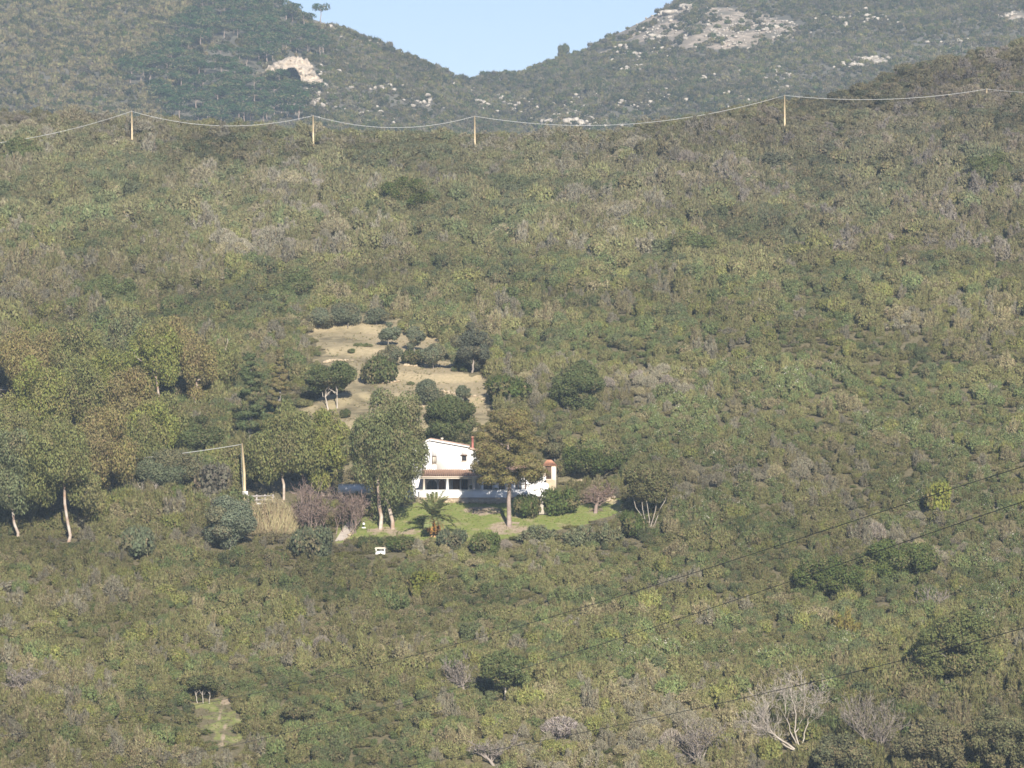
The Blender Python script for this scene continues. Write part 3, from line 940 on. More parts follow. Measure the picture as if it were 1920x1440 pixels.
# olive trees of the clearing
OLV = np.array([0.17, 0.185, 0.115])
for i, (px, pb, pt_, w, lab) in enumerate([
        (802, 766, 714, 54, 'grey-green olive tree in the lower middle of the dry clearing'),
        (776, 662, 612, 44, 'upper olive tree of the pair on the right of the dry clearing'),
        (812, 692, 648, 52, 'olive tree beside a low stone ledge on the right of the clearing'),
        (728, 650, 606, 44, 'pale olive tree at the top middle of the dry clearing'),
        (736, 688, 648, 48, 'olive tree just above the dark round bush in the clearing'),
        (868, 762, 716, 34, 'small thin olive tree on the right lower terrace of the clearing'),
        (706, 762, 732, 28, 'smallest olive tree on the open lower terrace behind the big eucalyptus'),
        (604, 618, 578, 58, 'left olive tree of the row along the top of the clearing'),
        (652, 612, 572, 62, 'middle olive tree of the row along the top of the clearing'),
        (706, 610, 580, 52, 'right olive tree of the row along the top of the clearing'),
        (592, 870, 798, 90, 'grey-green olive tree between the conifers and the big eucalyptus')]):
    broadleaf('olive_tree', px, pb, pt_, w, OLV * (0.9 + 0.05 * (i % 4)), lab, 'olive tree', 'olive trees round the clearing', 60 + i, zb=0.1, nl=18, lr=0.2,
              leaf=(0.13, 0.22), cover=1.1, keep=0.8)
broadleaf('grey_acacia', 312, 935, 842, 128, T_BLUE * 1.05, 'blue-grey acacia under the slack pale cable', group=None, seed=75, zb=0.05, nl=34, lr=0.16, leaf=(0.14, 0.2))
broadleaf('grey_acacia', 432, 1032, 932, 104, np.array([0.18, 0.20, 0.13]), 'silvery acacia in front of the utility pole', seed=76, zb=0.05, nl=30, lr=0.17, leaf=(0.16, 0.2))
broadleaf('multi_stem_tree', 1216, 988, 872, 96, np.array([0.15, 0.145, 0.065]), 'brown-green tree on a fan of thin pale stems right of the lawn', seed=77, zb=0.4, nl=26, lr=0.16,
          bark='dead_wood', stems=5, forks=3, forkz=0.5, tr=0.011, stem_sp=0.03, fan=0.13)

# the umbrella-crowned pine on the lawn
def lawn_pine():
    rng = np.random.default_rng(80)
    p, H, W = spot(955, 987, 764, 146)
    nl = 135
    t = rng.random(nl) ** 1.15
    a = rng.random(nl) * 2 * np.pi
    prof = np.interp(t, [0, 0.2, 0.5, 0.8, 1], [0.9, 1.0, 0.92, 0.66, 0.25])
    q = (W / 2 - 0.6) * prof * (0.25 + 0.75 * np.sqrt(rng.random(nl)))
    C = np.stack([np.cos(a) * q, np.sin(a) * q, H * (0.375 + 0.595 * t)], 1)
    Rr = 0.72 + 0.5 * rng.random(nl)
    crown = MB()
    cloud(crown, rng, C, Rr, 32000, 0.12, 0.24, squash=0.55, droop=0.0, keep=0.85, up=0.5, scatter=0.45)
    trunk = MB()
    P, r = limb(rng, [0, 0, -0.3], [-0.15, 0, 0.92 * H], 0.29, 0.07, 9, 0.008)
    trunk.tube(P, r, 8)
    for i in range(16):
        j = rng.integers(0, nl)
        z0 = max(0.4 * H, C[j, 2] - 0.9)
        P, r = limb(rng, [-0.1, 0, z0], C[j], 0.09, 0.03, 5, 0.08)
        trunk.tube(P, r, 4)
    finish_tree('pine_tree', p, 'tall brown-green pine with a bare straight trunk on the lawn in front of the house', 'pine', None, trunk, M['pine_bark'], crown, (0.215, 0.18, 0.07), keep=1.5)


lawn_pine()


def palm():
    rng = np.random.default_rng(81)
    p, H, W = spot(812, 1006, 932, 96)
    root = empty('palm_tree', p, 'date palm with an orange skirt of dead fronds on the lawn', 'palm')
    t = MB()
    zt = H * 0.48
    t.tube([[0, 0, -0.3], [0, 0, zt * 0.5], [0.05, 0, zt]], [0.42, 0.40, 0.46], 9)
    t.build('trunk', M['palm_trunk'], root)
    KEEP_OUT.append((p[0], p[1], 2.0))

    def frond(mb, az, el, Ln, drop):
        n = 9
        P = [np.array([0, 0, zt])]
        d = np.array([math.cos(az) * math.cos(el), math.sin(az) * math.cos(el), math.sin(el)])
        for i in range(n - 1):
            P.append(P[-1] + d * Ln / (n - 1))
            d = d + np.array([0, 0, -drop]); d /= np.linalg.norm(d)
        P = np.array(P)
        mb.tube(P, np.linspace(0.04, 0.012, n), 3, rnd=rng.random())
        T = np.gradient(P, axis=0); T /= np.linalg.norm(T, axis=1, keepdims=True)
        side = np.cross(T, [0, 0, 1.0]); side /= np.linalg.norm(side, axis=1, keepdims=True) + 1e-9
        for k in np.linspace(1.2, n - 1.05, 16):
            i = int(k); f = k - i
            c = P[i] * (1 - f) + P[min(i + 1, n - 1)] * f
            for s in (-1, 1):
                L = side[i] * s * 0.8 + T[i] * 0.6 + np.array([0, 0, 0.15 - 0.4 * rng.random()])
                L /= np.linalg.norm(L)
                ll = 0.62 * (1 - 0.5 * abs(k / n - 0.4))
                mb.leaves((c + L * ll / 2)[None], (np.cross(L, T[i]) * s + rng.normal(size=3) * 0.08)[None], L[None], 0.19, ll, rng=rng)
    fr = MB()
    for i in range(40):
        frond(fr, rng.random() * 6.283, rng.uniform(0.0, 1.35), W / 2 * rng.uniform(0.95, 1.15), rng.uniform(0.1, 0.2))
    c = fr.build('fronds', [LEAF], root); c['tint'] = [0.23, 0.25, 0.10]; c['kind'] = 'stuff'
    dd = MB()
    for i in range(30):
        frond(dd, rng.uniform(-1.9, 0.4), rng.uniform(-0.9, -0.25), H * 0.40, 0.2)
    c = dd.build('dead_fronds', [LEAF], root); c['tint'] = [0.50, 0.25, 0.08]; c['kind'] = 'stuff'
    tag(c, 'orange dead fronds hanging round the trunk')


palm()


def bare_tree(name, px, pb, ptop, wpx, label, mat, seed, lev=4, spread=0.5, up=0.22, kids=3, stems=1, r=0.16, lean=(0, 0), cat='bare tree', group=None, fuzz=0, ftint=T_MAUVE, rmin=0.014, first=0.34, dirs=None):
    rng = np.random.default_rng(seed)
    p, H, W = spot(px, pb, ptop, wpx)
    mb = MB()
    for s in range(len(dirs) if dirs else stems):
        d = np.array(dirs[s], float) if dirs else np.array([lean[0] + rng.normal() * 0.3 * (stems > 1), lean[1] + rng.normal() * 0.3 * (stems > 1), 1.0])
        twig_tree(mb, rng, np.array([rng.normal() * 0.15 * (stems > 1), 0, -0.15]), d, H * first, r, lev, spread, up, kids, rmin)
    V = np.concatenate(mb.v)
    z1 = V[:, 2].max(); x1 = np.percentile(np.abs(V[:, 0] - V[:, 0].mean()), 97)
    sx = W / 2 / x1
    for v in mb.v:
        v[:, 2] *= H / z1; v[:, 0] *= sx; v[:, 1] *= min(sx, 1.4)
    crown = None
    if fuzz:
        tips = np.concatenate(mb.v); tips = tips[tips[:, 2] > 0.35 * H]
        Pk = tips[rng.integers(0, len(tips), fuzz)] + rng.normal(size=(fuzz, 3)) * 0.12
        crown = MB()
        crown.leaves(Pk, rng.normal(size=(fuzz, 3)) + [0, -.5, 0.3], rng.normal(size=(fuzz, 3)) * 0.5 + [0, 0, 0.8], 0.035, 0.34, rng=rng)
    return finish_tree(name, p, label, cat, group, mb, M[mat], crown, ftint, cm=TWIGS, crown_name='twigs', keep=W * 0.3)




def dead_tree():
    rng = np.random.default_rng(92)
    p = at(1503, 1412); k = p[1] / F
    root = empty('dead_tree', p, 'bleached white dead tree with long limbs sprawling to the left at lower right', 'dead tree')
    limbs = [([(0, 0), (-34, -24), (-66, -46), (-108, -58)], .15), ([(0, 0), (-26, -12), (-52, -34), (-72, -64), (-84, -80)], .12), ([(-34, -24), (-58, -26), (-84, -38)], .08),
             ([(0, 0), (-12, -36), (-10, -76), (-22, -104), (-18, -128)], .12), ([(-3, -8), (-22, -40), (-32, -72), (-30, -100), (-40, -116)], .09), ([(2, -20), (9, -54), (20, -84), (32, -102)], .08),
             ([(-12, -40), (2, -70), (6, -100), (4, -118)], .07), ([(-66, -46), (-72, -66), (-66, -92)], .06)]
    for pts, r in limbs:
        P = np.array([[x * k, rng.normal() * .5 * (i > 0), -y * k - .15] for i, (x, y) in enumerate(pts)])
        t = np.linspace(0, len(P) - 1, 3 * len(P)); Q = np.stack([np.interp(t, np.arange(len(P)), P[:, c]) for c in range(3)], 1)
        Q[1:] += rng.normal(size=Q[1:].shape) * .05
        mb = MB(); rr = np.linspace(r * .72, r * .18, len(Q)); mb.tube(Q, rr, 6)
        for m in range(15):
            a = rng.integers(len(Q) // 3, len(Q))
            d = (Q[min(a + 1, len(Q) - 1)] - Q[a - 1]); d = d / np.linalg.norm(d) + rng.normal(size=3) * .5 + [0, 0, .25]
            twig_tree(mb, rng, Q[a], d, rng.uniform(.7, 1.5), max(rr[a] * .45, .018), 3, .5, .15, 2, .010)
        mb.build('limb', M['dead_wood'], root)
    KEEP_OUT.append((p[0], p[1], 1.6)); KEEP_OUT.append((p[0] - 2.5, p[1] - 1, 1.8)); KEEP_OUT.append((p[0] - 1, p[1] - 2.5, 1.6))


dead_tree()
bare_tree('bare_tree', 1640, 1428, 1292, 112, 'leafless grey tree with upright limbs just right of the dead white tree', 'bare_wood', 93, lev=4, stems=4, r=0.09, fuzz=900, ftint=T_GREY)
bare_tree('bare_tree', 1308, 1436, 1338, 92, 'leafless pale tree with fanned stems on the bottom edge left of the dead white tree', 'bare_wood', 94, lev=4, stems=5, r=0.08, fuzz=600, ftint=T_TAN)
bare_tree('bare_tree', 930, 1436, 1366, 92, 'leafless tree with two pale stems at the bottom middle', 'bare_wood', 95, lev=4, stems=2, r=0.09, fuzz=400, ftint=T_GREY)
bare_tree('bare_tree', 874, 1300, 1214, 72, 'leafless pale tree beside the oak over the dark hollow', 'bare_wood', 96, lev=4, stems=3, r=0.08, fuzz=400, ftint=T_MAUVE)
bare_tree('bare_tree', 1755, 1160, 1095, 62, 'small leafless tree with pale upright stems above the broad oak at lower right', 'bare_wood', 97, lev=3, stems=4, r=0.08, fuzz=300, ftint=T_TAN)
bare_tree('bare_tree', 1116, 962, 900, 104, 'leafless mauve-brown tree spreading low over the right end of the lawn', 'mauve_wood', 98, lev=4, spread=0.75, up=0.12, kids=4, r=0.13, fuzz=1800, ftint=(0.25, 0.165, 0.135))
bare_tree('bare_tree', 45, 1305, 1240, 72, 'leafless grey tree with thin forked stems near the lower left edge', 'bare_wood', 99, lev=4, stems=3, r=0.07, fuzz=300, ftint=T_GREY)
bare_tree('bare_tree', 272, 948, 902, 46, 'leafless whitish shrubby tree left of the small bright green bush', 'dead_wood', 100, lev=3, stems=5, r=0.06, fuzz=260, ftint=T_GREY)

# leafless thicket and reeds left of the lawn
def thicket():
    rng = np.random.default_rng(110)
    p, H, W = spot(612, 1000, 892, 150)
    root = empty('bare_thicket', p, 'wide leafless mauve thicket between the reeds and the big eucalyptus', 'thicket')
    mb = MB(); tw = MB()
    for i in range(22):
        x = rng.uniform(-W / 2, W / 2) * 0.85; y = rng.uniform(-2.0, 2.0)
        hh = H * (1 - 0.55 * (x / (W / 2)) ** 2) * rng.uniform(0.8, 1.05)
        b = MB()
        twig_tree(b, rng, np.array([x, y, -0.1]), np.array([rng.normal() * .2, rng.normal() * .2, 1]), hh * 0.4, 0.05, 3, 0.5, 0.2, 3, 0.02)
        V = np.concatenate(b.v); k = hh / V[:, 2].max()
        for v, q, t in zip(b.v, b.q, b.t):
            v = v.copy(); v[:, 2] *= k
        mb.v += [v * [1, 1, k] for v in b.v]; mb.q += [q + mb.n for q in b.q]; mb.t += [t + mb.n for t in b.t]
        mb.qm += b.qm; mb.tm += b.tm; mb.qr += b.qr; mb.tr += b.tr; mb.n += b.n
    tips = np.concatenate(mb.v); n = 5200
    Pk = tips[rng.integers(0, len(tips), n)] + rng.normal(size=(n, 3)) * 0.22
    tw.leaves(Pk, rng.normal(size=(n, 3)) + [0, -.5, .3], rng.normal(size=(n, 3)) * 0.5 + [0, 0, 0.8], 0.035, 0.34, rng=rng)
    mb.build('stems', M['mauve_wood'], root)['kind'] = 'stuff'
    c = tw.build('twigs', TWIGS, root); c['tint'] = [0.22, 0.155, 0.125]; c['kind'] = 'stuff'
    KEEP_OUT.append((p[0], p[1], 3.0)); KEEP_OUT.append((p[0] - 2.6, p[1], 2.2)); KEEP_OUT.append((p[0] + 2.6, p[1], 2.2))


thicket()


def reeds():
    rng = np.random.default_rng(111)
    p, H, W = spot(506, 1004, 938, 104)
    root = empty('reed_clump', p, 'pale yellow clump of dry canes below the wooden fence', 'reeds')
    n = 2300
    a = rng.random(n) * 6.283; q = np.sqrt(rng.random(n))
    x, y = np.cos(a) * q * W / 2, np.sin(a) * q * 1.8
    hh = H * (0.3 + 0.8 * rng.random(n)) * (1.1 - 0.65 * (x / (W / 2)) ** 2)
    L = np.stack([x * 0.16 + rng.normal(size=n) * 0.16, rng.normal(size=n) * 0.16, np.ones(n)], 1)
    mb = MB()
    mb.leaves(np.stack([x, y, hh * 0.5], 1), np.stack([rng.normal(size=n), -np.ones(n), 0.2 * rng.normal(size=n)], 1), L, 0.07, hh, rng=rng)
    m2 = 900
    j = rng.integers(0, n, m2)
    mb.leaves(np.stack([x[j], y[j], hh[j] * (0.8 + 0.2 * rng.random(m2))], 1) + rng.normal(size=(m2, 3)) * 0.12, rng.normal(size=(m2, 3)) + [0, -.6, .4], rng.normal(size=(m2, 3)) + [0, 0, 1], 0.12, 0.4, rng=rng)
    c = mb.build('canes', LEAF, root); c['tint'] = [0.42, 0.345, 0.205]; c['kind'] = 'stuff'
    KEEP_OUT.append((p[0], p[1], W * 0.5))


reeds()

# single bushes one can name
shrub('round_bush', 712, 719, 664, 76, T_DARK * 1.2, 'dark domed bush standing alone on the dry clearing')
shrub('round_bush', 647, 784, 766, 24, T_DARK, 'tiny dark bush at the lower left of the dry clearing')
shrub('round_bush', 776, 684, 654, 50, T_DARK * 1.1, 'low dark bush over a stone ledge in the middle of the clearing')
shrub('round_bush', 842, 642, 610, 46, T_DARK * 1.2, 'dark bush at the upper right corner of the clearing')
shrub('round_bush', 948, 758, 702, 104, T_GREEN * 0.8, 'wide dark green bush along the right edge of the clearing')
shrub('round_bush', 846, 1030, 990, 58, T_BLUE * 0.85, 'dark green rounded bush in front of the palm')
shrub('round_bush', 988, 972, 924, 58, T_GREEN * 0.75, 'clipped dark green bush directly right of the pine trunk')
shrub('round_bush', 1052, 966, 912, 72, T_GREEN * 0.9, 'rounded green bush below the tiled gate tower')
shrub('round_bush', 1184, 1010, 958, 62, T_GREEN * 0.8, 'dark green bush at the right tip of the lawn')
shrub('round_bush', 336, 950, 909, 46, T_GREEN, 'small bright green bush by the left grove below the grey acacia')
shrub('round_bush', 402, 948, 866, 90, np.array([.15, .135, .10]), 'brownish domed bush left of the utility pole', 'dense')
shrub('round_bush', 584, 1048, 984, 84, T_BLUE * 0.85, 'blue-grey bush below the paved path')
shrub('round_bush', 260, 1048, 985, 80, T_BLUE, 'grey-green bush below the left grove')
shrub('round_bush', 1762, 966, 900, 66, T_YEL * 1.1, 'vivid yellow-green bush behind the upper dark wire')
shrub('round_bush', 795, 1115, 1068, 74, T_YEL * 0.85, 'bright green bush on the slope below the palm')
shrub('round_bush', 690, 1032, 1004, 46, T_DARK, 'dark bush with white flowers left of the white masonry box')
shrub('round_bush', 748, 1034, 1004, 62, T_GREEN * 0.8, 'dark green bush right of the white masonry box')
shrub('round_bush', 910, 1040, 996, 62, T_GREEN, 'green bush at the lower edge of the lawn below the pine')
shrub('round_bush', 1052, 1388, 1340, 78, np.array([.34, .29, .26]), 'pale grey domed bush near the bottom middle', 'bare')
shrub('round_bush', 1010, 1018, 984, 90, np.array([.20, .21, .115]), 'left grey-green bush of the loose hedge below the lawn', group='grey-green hedge below the lawn', kind='heath')
shrub('round_bush', 1078, 1024, 986, 100, np.array([.20, .21, .115]), 'middle grey-green bush of the loose hedge below the lawn', group='grey-green hedge below the lawn', kind='heath')
shrub('round_bush', 1138, 1020, 984, 80, np.array([.20, .21, .115]), 'right grey-green bush of the loose hedge below the lawn', group='grey-green hedge below the lawn', kind='heath')
shrub('round_bush', 1585, 1200, 1142, 66, np.array([.23, .19, .06]), 'yellow-brown bush below the lush oak under the wires', 'heath')
shrub('round_bush', 490, 880, 846, 60, T_OLIVE, 'olive bush behind the wooden fence')

# ------------------------------------------------------------------ the house
def hx(px, Y=500.0): return (px - 960) / F * Y
def hz(py, Y=500.0): return (HROW - py) / F * Y


FLOOR = -8.2
house = empty('white_house', (0, 0, 0), 'white two-storey country house with a sloping roof and a tiled veranda', 'house')


def hp(name, mb, mat, label=None, parent=None, smooth=False):
    o = mb.build(name, M[mat] if isinstance(mat, str) else mat, parent or house, smooth)
    if label: o['label'] = label
    return o


def arch(x0, x1, z0, z1, n=10):
    """Outline of a round-headed opening."""
    r = (x1 - x0) / 2; cx = (x0 + x1) / 2
    return [(x0, z0), (x1, z0)] + [(cx + r * math.cos(a), z1 - r + r * math.sin(a)) for a in np.linspace(0, math.pi, n)]


def wall_with_holes(mb, x0, x1, z0, z1, y0, y1, holes, mat=0):
    """A wall slab from x0 to x1 with openings. Each hole is (hx0, hx1, hz0, hz1, round-headed?)."""
    xs = x0
    for a, b, c, d, rd in sorted(holes):
        mb.box(xs, a, y0, y1, z0, z1, mat)
        if c > z0 + 0.01: mb.box(a, b, y0, y1, z0, c, mat)
        if not rd:
            mb.box(a, b, y0, y1, d, z1, mat)
        else:
            r = (b - a) / 2; cx = (a + b) / 2; zc = d - r
            pts = [(cx - r * math.cos(t), zc + r * math.sin(t)) for t in np.linspace(0, math.pi, 13)]
            for (xa, za), (xb, zb) in zip(pts[:-1], pts[1:]):
                V = [(xa, y0, za), (xb, y0, zb), (xb, y0, z1), (xa, y0, z1), (xa, y1, za), (xb, y1, zb), (xb, y1, z1), (xa, y1, z1)]
                mb.add(V, Q=[(0, 1, 2, 3), (5, 4, 7, 6), (4, 5, 1, 0), (3, 2, 6, 7)], mat=mat)
        xs = b
    mb.box(xs, x1, y0, y1, z0, z1, mat)


# upper block: asymmetric gable facing the viewer
Yf, Yb = 501.0, 511.0
xl, xr, xri = hx(768), hx(878), hx(805)
zl, zr_, zri = hz(842), hz(838.5), hz(825.5)
zwall = hz(883)
win1 = (hx(809.5), hx(818.0), hz(869.5), hz(855))
win2 = (hx(865.5), hx(874.5), hz(864.5), hz(854))
mb = MB()
# front wall between the porch roof and the slanted roof, cut round the two windows
def top_at(x):
    return float(np.interp(x, [xl, xri, xr], [zl, zri, zr_]))
segs = sorted({xl, win1[0], win1[1], xri, win2[0], win2[1], xr})
for a, b in zip(segs[:-1], segs[1:]):
    lo = zwall - 0.8
    def panel(z0a, z0b, z1a, z1b):
        mb.add([(a, Yf, z0a), (b, Yf, z0b), (b, Yf, z1b), (a, Yf, z1a), (a, Yf + .3, z0a), (b, Yf + .3, z0b), (b, Yf + .3, z1b), (a, Yf + .3, z1a)],
               Q=[(0, 1, 2, 3), (5, 4, 7, 6), (4, 5, 1, 0), (3, 2, 6, 7), (1, 5, 6, 2), (4, 0, 3, 7)])
    w = win1 if a == win1[0] else win2 if a == win2[0] else None
    if w:
        panel(lo, lo, w[2], w[2]); panel(w[3], w[3], top_at(a), top_at(b))
    else:
        panel(lo, lo, top_at(a), top_at(b))
mb.add([(xl, Yf + .3, FLOOR), (xl, Yb, FLOOR), (xl, Yb, zl), (xl, Yf + .3, zl)], Q=[(0, 3, 2, 1)])
mb.add([(xr, Yf + .3, FLOOR), (xr, Yb, FLOOR), (xr, Yb, zr_), (xr, Yf + .3, zr_)], Q=[(0, 1, 2, 3)])
mb.add([(xl, Yb, FLOOR), (xri, Yb, FLOOR), (xr, Yb, FLOOR), (xr, Yb, zr_), (xri, Yb, zri), (xl, Yb, zl)], Q=[(1, 0, 5, 4), (2, 1, 4, 3)])
hp('upper_wall', mb, 'white')


def roof_slab(name, pts_top, y0, y1, th, mat, rib=0.24):
    """A tiled slope from pts_top[0] to pts_top[1] in x and z, with half-round tile rows running down it."""
    (xa, za), (xb, zb) = pts_top
    mb = MB()
    mb.prism([(xa, za - th), (xb, zb - th), (xb, zb), (xa, za)] if xb > xa else [(xb, zb - th), (xa, za - th), (xa, za), (xb, zb)], y0, y1)
    n = int((y1 - y0) / rib)
    L = math.hypot(xb - xa, zb - za); nx_, nz_ = -(zb - za) / L, (xb - xa) / L
    for i in range(n):
        yy = y0 + (i + 0.5) * rib
        mb.tube([(xa + nx_ * .01, yy, za + nz_ * .01), (xb + nx_ * .01, yy, zb + nz_ * .01)], rib * 0.38, 6, rnd=(i * 0.37) % 1)
    return hp(name, mb, mat)


roof_slab('roof', [(xri, zri + 0.16), (xr + 0.15, zr_ + 0.12)], Yf - 0.2, Yb + 0.2, 0.13, 'rooftile')
roof_slab('roof', [(xl - 0.35, zl + 0.02), (xri - 0.02, zri + 0.15)], Yf - 0.2, Yb + 0.2, 0.13, 'rooftile')
mb = MB(); mb.prism([(xri, zri + 0.0), (xr + 0.12, zr_ - 0.03), (xr + 0.12, zr_ + 0.10), (xri, zri + 0.14)], Yf - 0.3, Yf - 0.202)
mb.prism([(xl - 0.35, zl - 0.12), (xri - 0.01, zri + 0.0), (xri - 0.01, zri + 0.14), (xl - 0.35, zl + 0.01)], Yf - 0.3, Yf - 0.202)
hp('roof_verge', mb, 'white')
mb = MB(); mb.tube([(hx(828), 503.0, hz(836)), (hx(828), 503.0, hz(823))], 0.11, 7)
mb.tube([(hx(828), 503.0, hz(823)), (hx(828), 503.0, hz(820.5))], 0.17, 7); hp('roof_vent', mb, 'cream')

# set-back bay beside the upper block with the red flue
yb = 502.4
xr2 = hx(898)
mb = MB(); mb.prism([(xr + 0.002, FLOOR), (xr2, FLOOR), (xr2, hz(846)), (xr + 0.002, hz(842))], yb, Yb - 0.3); hp('side_bay_wall', mb, 'white')
roof_slab('side_bay_roof', [(xr + 0.16, hz(840.5)), (xr2 + 0.2, hz(844.8))], yb - 0.25, Yb - 0.2, 0.1, 'rooftile')
mb = MB(); mb.tube([(hx(885.5), 504.0, hz(845)), (hx(885.5), 504.0, hz(820.5))], 0.14, 8); fl = hp('flue', mb, 'redpipe')
mb = MB(); mb.tube([(hx(885.5), 504.0, hz(820.4)), (hx(885.5), 504.0, hz(818))], 0.19, 8); hp('flue_cap', mb, 'terracotta', parent=fl)
mb = MB()
mb.tube([(xr2 + 0.55, yb - 0.32, hz(843.0)), (xr2 + 0.1, yb - 0.32, hz(845.5)), (xr2 - 0.55, yb - 0.1, hz(851.5)), (xr2 - 0.6, yb - 0.08, hz(853)), (xr2 - 0.6, yb - 0.08, hz(879))], 0.055, 6)
hp('downpipe', mb, 'metal')
mb = MB(); mb.tube([(xr2 + 0.25, yb - 0.3, hz(844.5)), (xr2 + 0.25, Yb - 1, hz(844.5))], 0.07, 6); hp('gutter', mb, 'metal')


def window(w, yf, shut=False, canopy=False):
    x0, x1, z0, z1 = w
    mb = MB(); t = 0.1
    mb.box(x0, x0 + t, yf + .06, yf + .16, z0, z1); mb.box(x1 - t, x1, yf + .06, yf + .16, z0, z1)
    mb.box(x0 + t, x1 - t, yf + .06, yf + .16, z1 - t, z1); mb.box(x0 + t, x1 - t, yf + .06, yf + .16, z0, z0 + t)
    xm = (x0 + x1) / 2
    mb.box(xm - .025, xm + .025, yf + .07, yf + .15, z0 + t, z1 - t)
    f = hp('window', mb, 'wood')
    if shut:
        for a, b in ((x0 + t, xm - .025), (xm + .025, x1 - t)):
            m2 = MB(); m2.box(a, b, yf + .09, yf + .13, z0 + t, z1 - t); hp('shutter', m2, 'shutter', parent=f)
    else:
        m2 = MB(); m2.box(x0 + t, x1 - t, yf + .12, yf + .13, z0 + t, z1 - t); hp('pane', m2, 'glass', parent=f)
        m2 = MB()
        for k in range(1, 4):
            xx = x0 + (x1 - x0) * k / 4; m2.tube([(xx, yf + .03, z0), (xx, yf + .03, z1)], 0.014, 4)
        for k in range(1, 3):
            zz = z0 + (z1 - z0) * k / 3; m2.tube([(x0, yf + .03, zz), (x1, yf + .03, zz)], 0.012, 4)
        hp('window_bars', m2, 'metal', parent=f)
    m2 = MB(); m2.box(x0 - .06, x1 + .06, yf - .08, yf + .05, z0 - .07, z0); hp('sill', m2, 'cream', parent=f)
    if canopy:
        m2 = MB(); m2.box(x0 - .14, x1 + .14, yf - .24, yf - .002, z1 + .02, z1 + .10); hp('lintel_tiles', m2, 'tile', parent=f)


window(win1, Yf, shut=True)
window(win2, Yf, canopy=True)
mb = MB(); mb.tube([(hx(842), Yf - .06, hz(861.5)), (hx(842), Yf - .002, hz(861.5))], 0.1, 8); hp('wall_lamp', mb, 'boxgrey')
mb = MB(); mb.box(hx(861), hx(863), Yf - .08, Yf - .002, hz(848), hz(846)); hp('wall_vent', mb, 'boxgrey')

# veranda
xp0, xp1, xp2 = hx(791.5), hx(882), hx(897)
ze, zt_ = hz(893.2), hz(881.4)
Ye = 498.2
mb = MB()
A_, B_ = (xp0, Ye, ze), (xp2, Ye, ze)
th = 0.12
V = [(xp0, Ye, ze), (xp2, Ye, ze), (xp1, Yf - .002, zt_), (xp0, Yf - .002, zt_), (xp0, Ye, ze - th), (xp2, Ye, ze - th), (xp1, Yf - .002, zt_ - th), (xp0, Yf - .002, zt_ - th)]
mb.add(V, Q=[(0, 1, 2, 3), (4, 7, 6, 5), (0, 4, 5, 1), (3, 7, 4, 0)])
mb.add([(xp2, Ye, ze), (xp2, Yf - .002, ze + 0.12), (xp1, Yf - .002, zt_)], T=[(0, 1, 2)])
for i in range(int((xp2 - xp0) / 0.24)):
    x = xp0 + (i + .5) * 0.24
    t = 1.0 if x < xp1 else (xp2 - x) / (xp2 - xp1)
    mb.tube([(x, Ye - 0.02, ze + .02), (x, Ye + (Yf - Ye - .03) * t, ze + (zt_ - ze) * t + .02)], 0.085, 6, rnd=(i * 0.617) % 1)
hp('veranda_roof', mb, 'tile')
mb = MB(); mb.box(xp0 - .35, xp2 - .2, Ye + .03, Ye + .15, ze - .27, ze - .125); hp('veranda_beam', mb, 'cream')
mb = MB(); mb.tube([(xp0 - .1, Ye - .05, ze - .03), (xp2 - .1, Ye - .05, ze - .03)], 0.06, 6); hp('veranda_gutter', mb, 'cream')
for px, r, mt in ((795.5, .13, 'cream'), (839.2, .17, 'white'), (887.8, .15, 'cream')):
    mb = MB(); x = hx(px); mb.tube([(x, Ye + .1, FLOOR), (x, Ye + .1, ze - .272)], [r * 1.08, r], 10)
    mb.box(x - r * 1.4, x + r * 1.4, Ye + .1 - r * 1.4, Ye + .1 + r * 1.4, FLOOR, FLOOR + .25)
    hp('column', mb, mt)
mb = MB(); mb.box(hx(770), hx(990), 497.25, Yf + .3, FLOOR - .25, FLOOR); hp('terrace_floor', mb, 'paving')
# ground-floor front wall with two round arches and a wide opening
z0, z1 = FLOOR, zwall - 0.8
holes = [(hx(801, 501), hx(819.5, 501), FLOOR + .18, hz(899.5, 501), True), (hx(823, 501), hx(834.5, 501), FLOOR, hz(899.5, 501), True),
         (hx(849, 501), hx(862, 501), FLOOR, hz(898.5, 501), False), (hx(865, 501), hx(877, 501), FLOOR + .2, hz(898.5, 501), False)]
mb = MB(); wall_with_holes(mb, xl, hx(899), z0, z1, Yf + .002, Yf + .28, holes); hp('ground_floor_wall', mb, 'white')
for k, (a, b, c, d, rd) in enumerate(holes):
    yy = Yf + .2
    if k in (0, 3):
        m2 = MB()
        if rd: m2.prism(arch(a, b, c, d), yy, yy + .03)
        else: m2.box(a, b, yy, yy + .03, c, d)
        g = hp('window_pane', m2, 'glass')
        m2 = MB()
        for q in (0.04, 0.34, 0.66, 0.96):
            xx = a + (b - a) * q; hh = d if not rd else d - (b - a) / 2 + math.sqrt(max(0, ((b - a) / 2) ** 2 - (xx - (a + b) / 2) ** 2))
            m2.box(xx - .035, xx + .035, yy - .06, yy - .002, c, hh)
        m2.box(a, b, yy - .05, yy - .003, c + .9, c + .98)
        hp('window_frame', m2, 'wood', parent=g)
    else:
        m2 = MB()
        if rd: m2.prism(arch(a, b, c, d), yy, yy + .06)
        else: m2.box(a, b, yy, yy + .06, c, d)
        dr = hp('door', m2, 'door')
        m2 = MB(); n = 4
        for q in range(1, n): xx = a + (b - a) * q / n; m2.box(xx - .012, xx + .012, yy - .012, yy - .001, c + .05, d - (b - a) / 2 if rd else d - .05)
        hp('door_battens', m2, 'wood', parent=dr)
        m2 = MB(); m2.box(b - .2, b - .12, yy - .06, yy - .002, FLOOR + 1.0, FLOOR + 1.12); hp('door_handle', m2, 'metal', parent=dr)

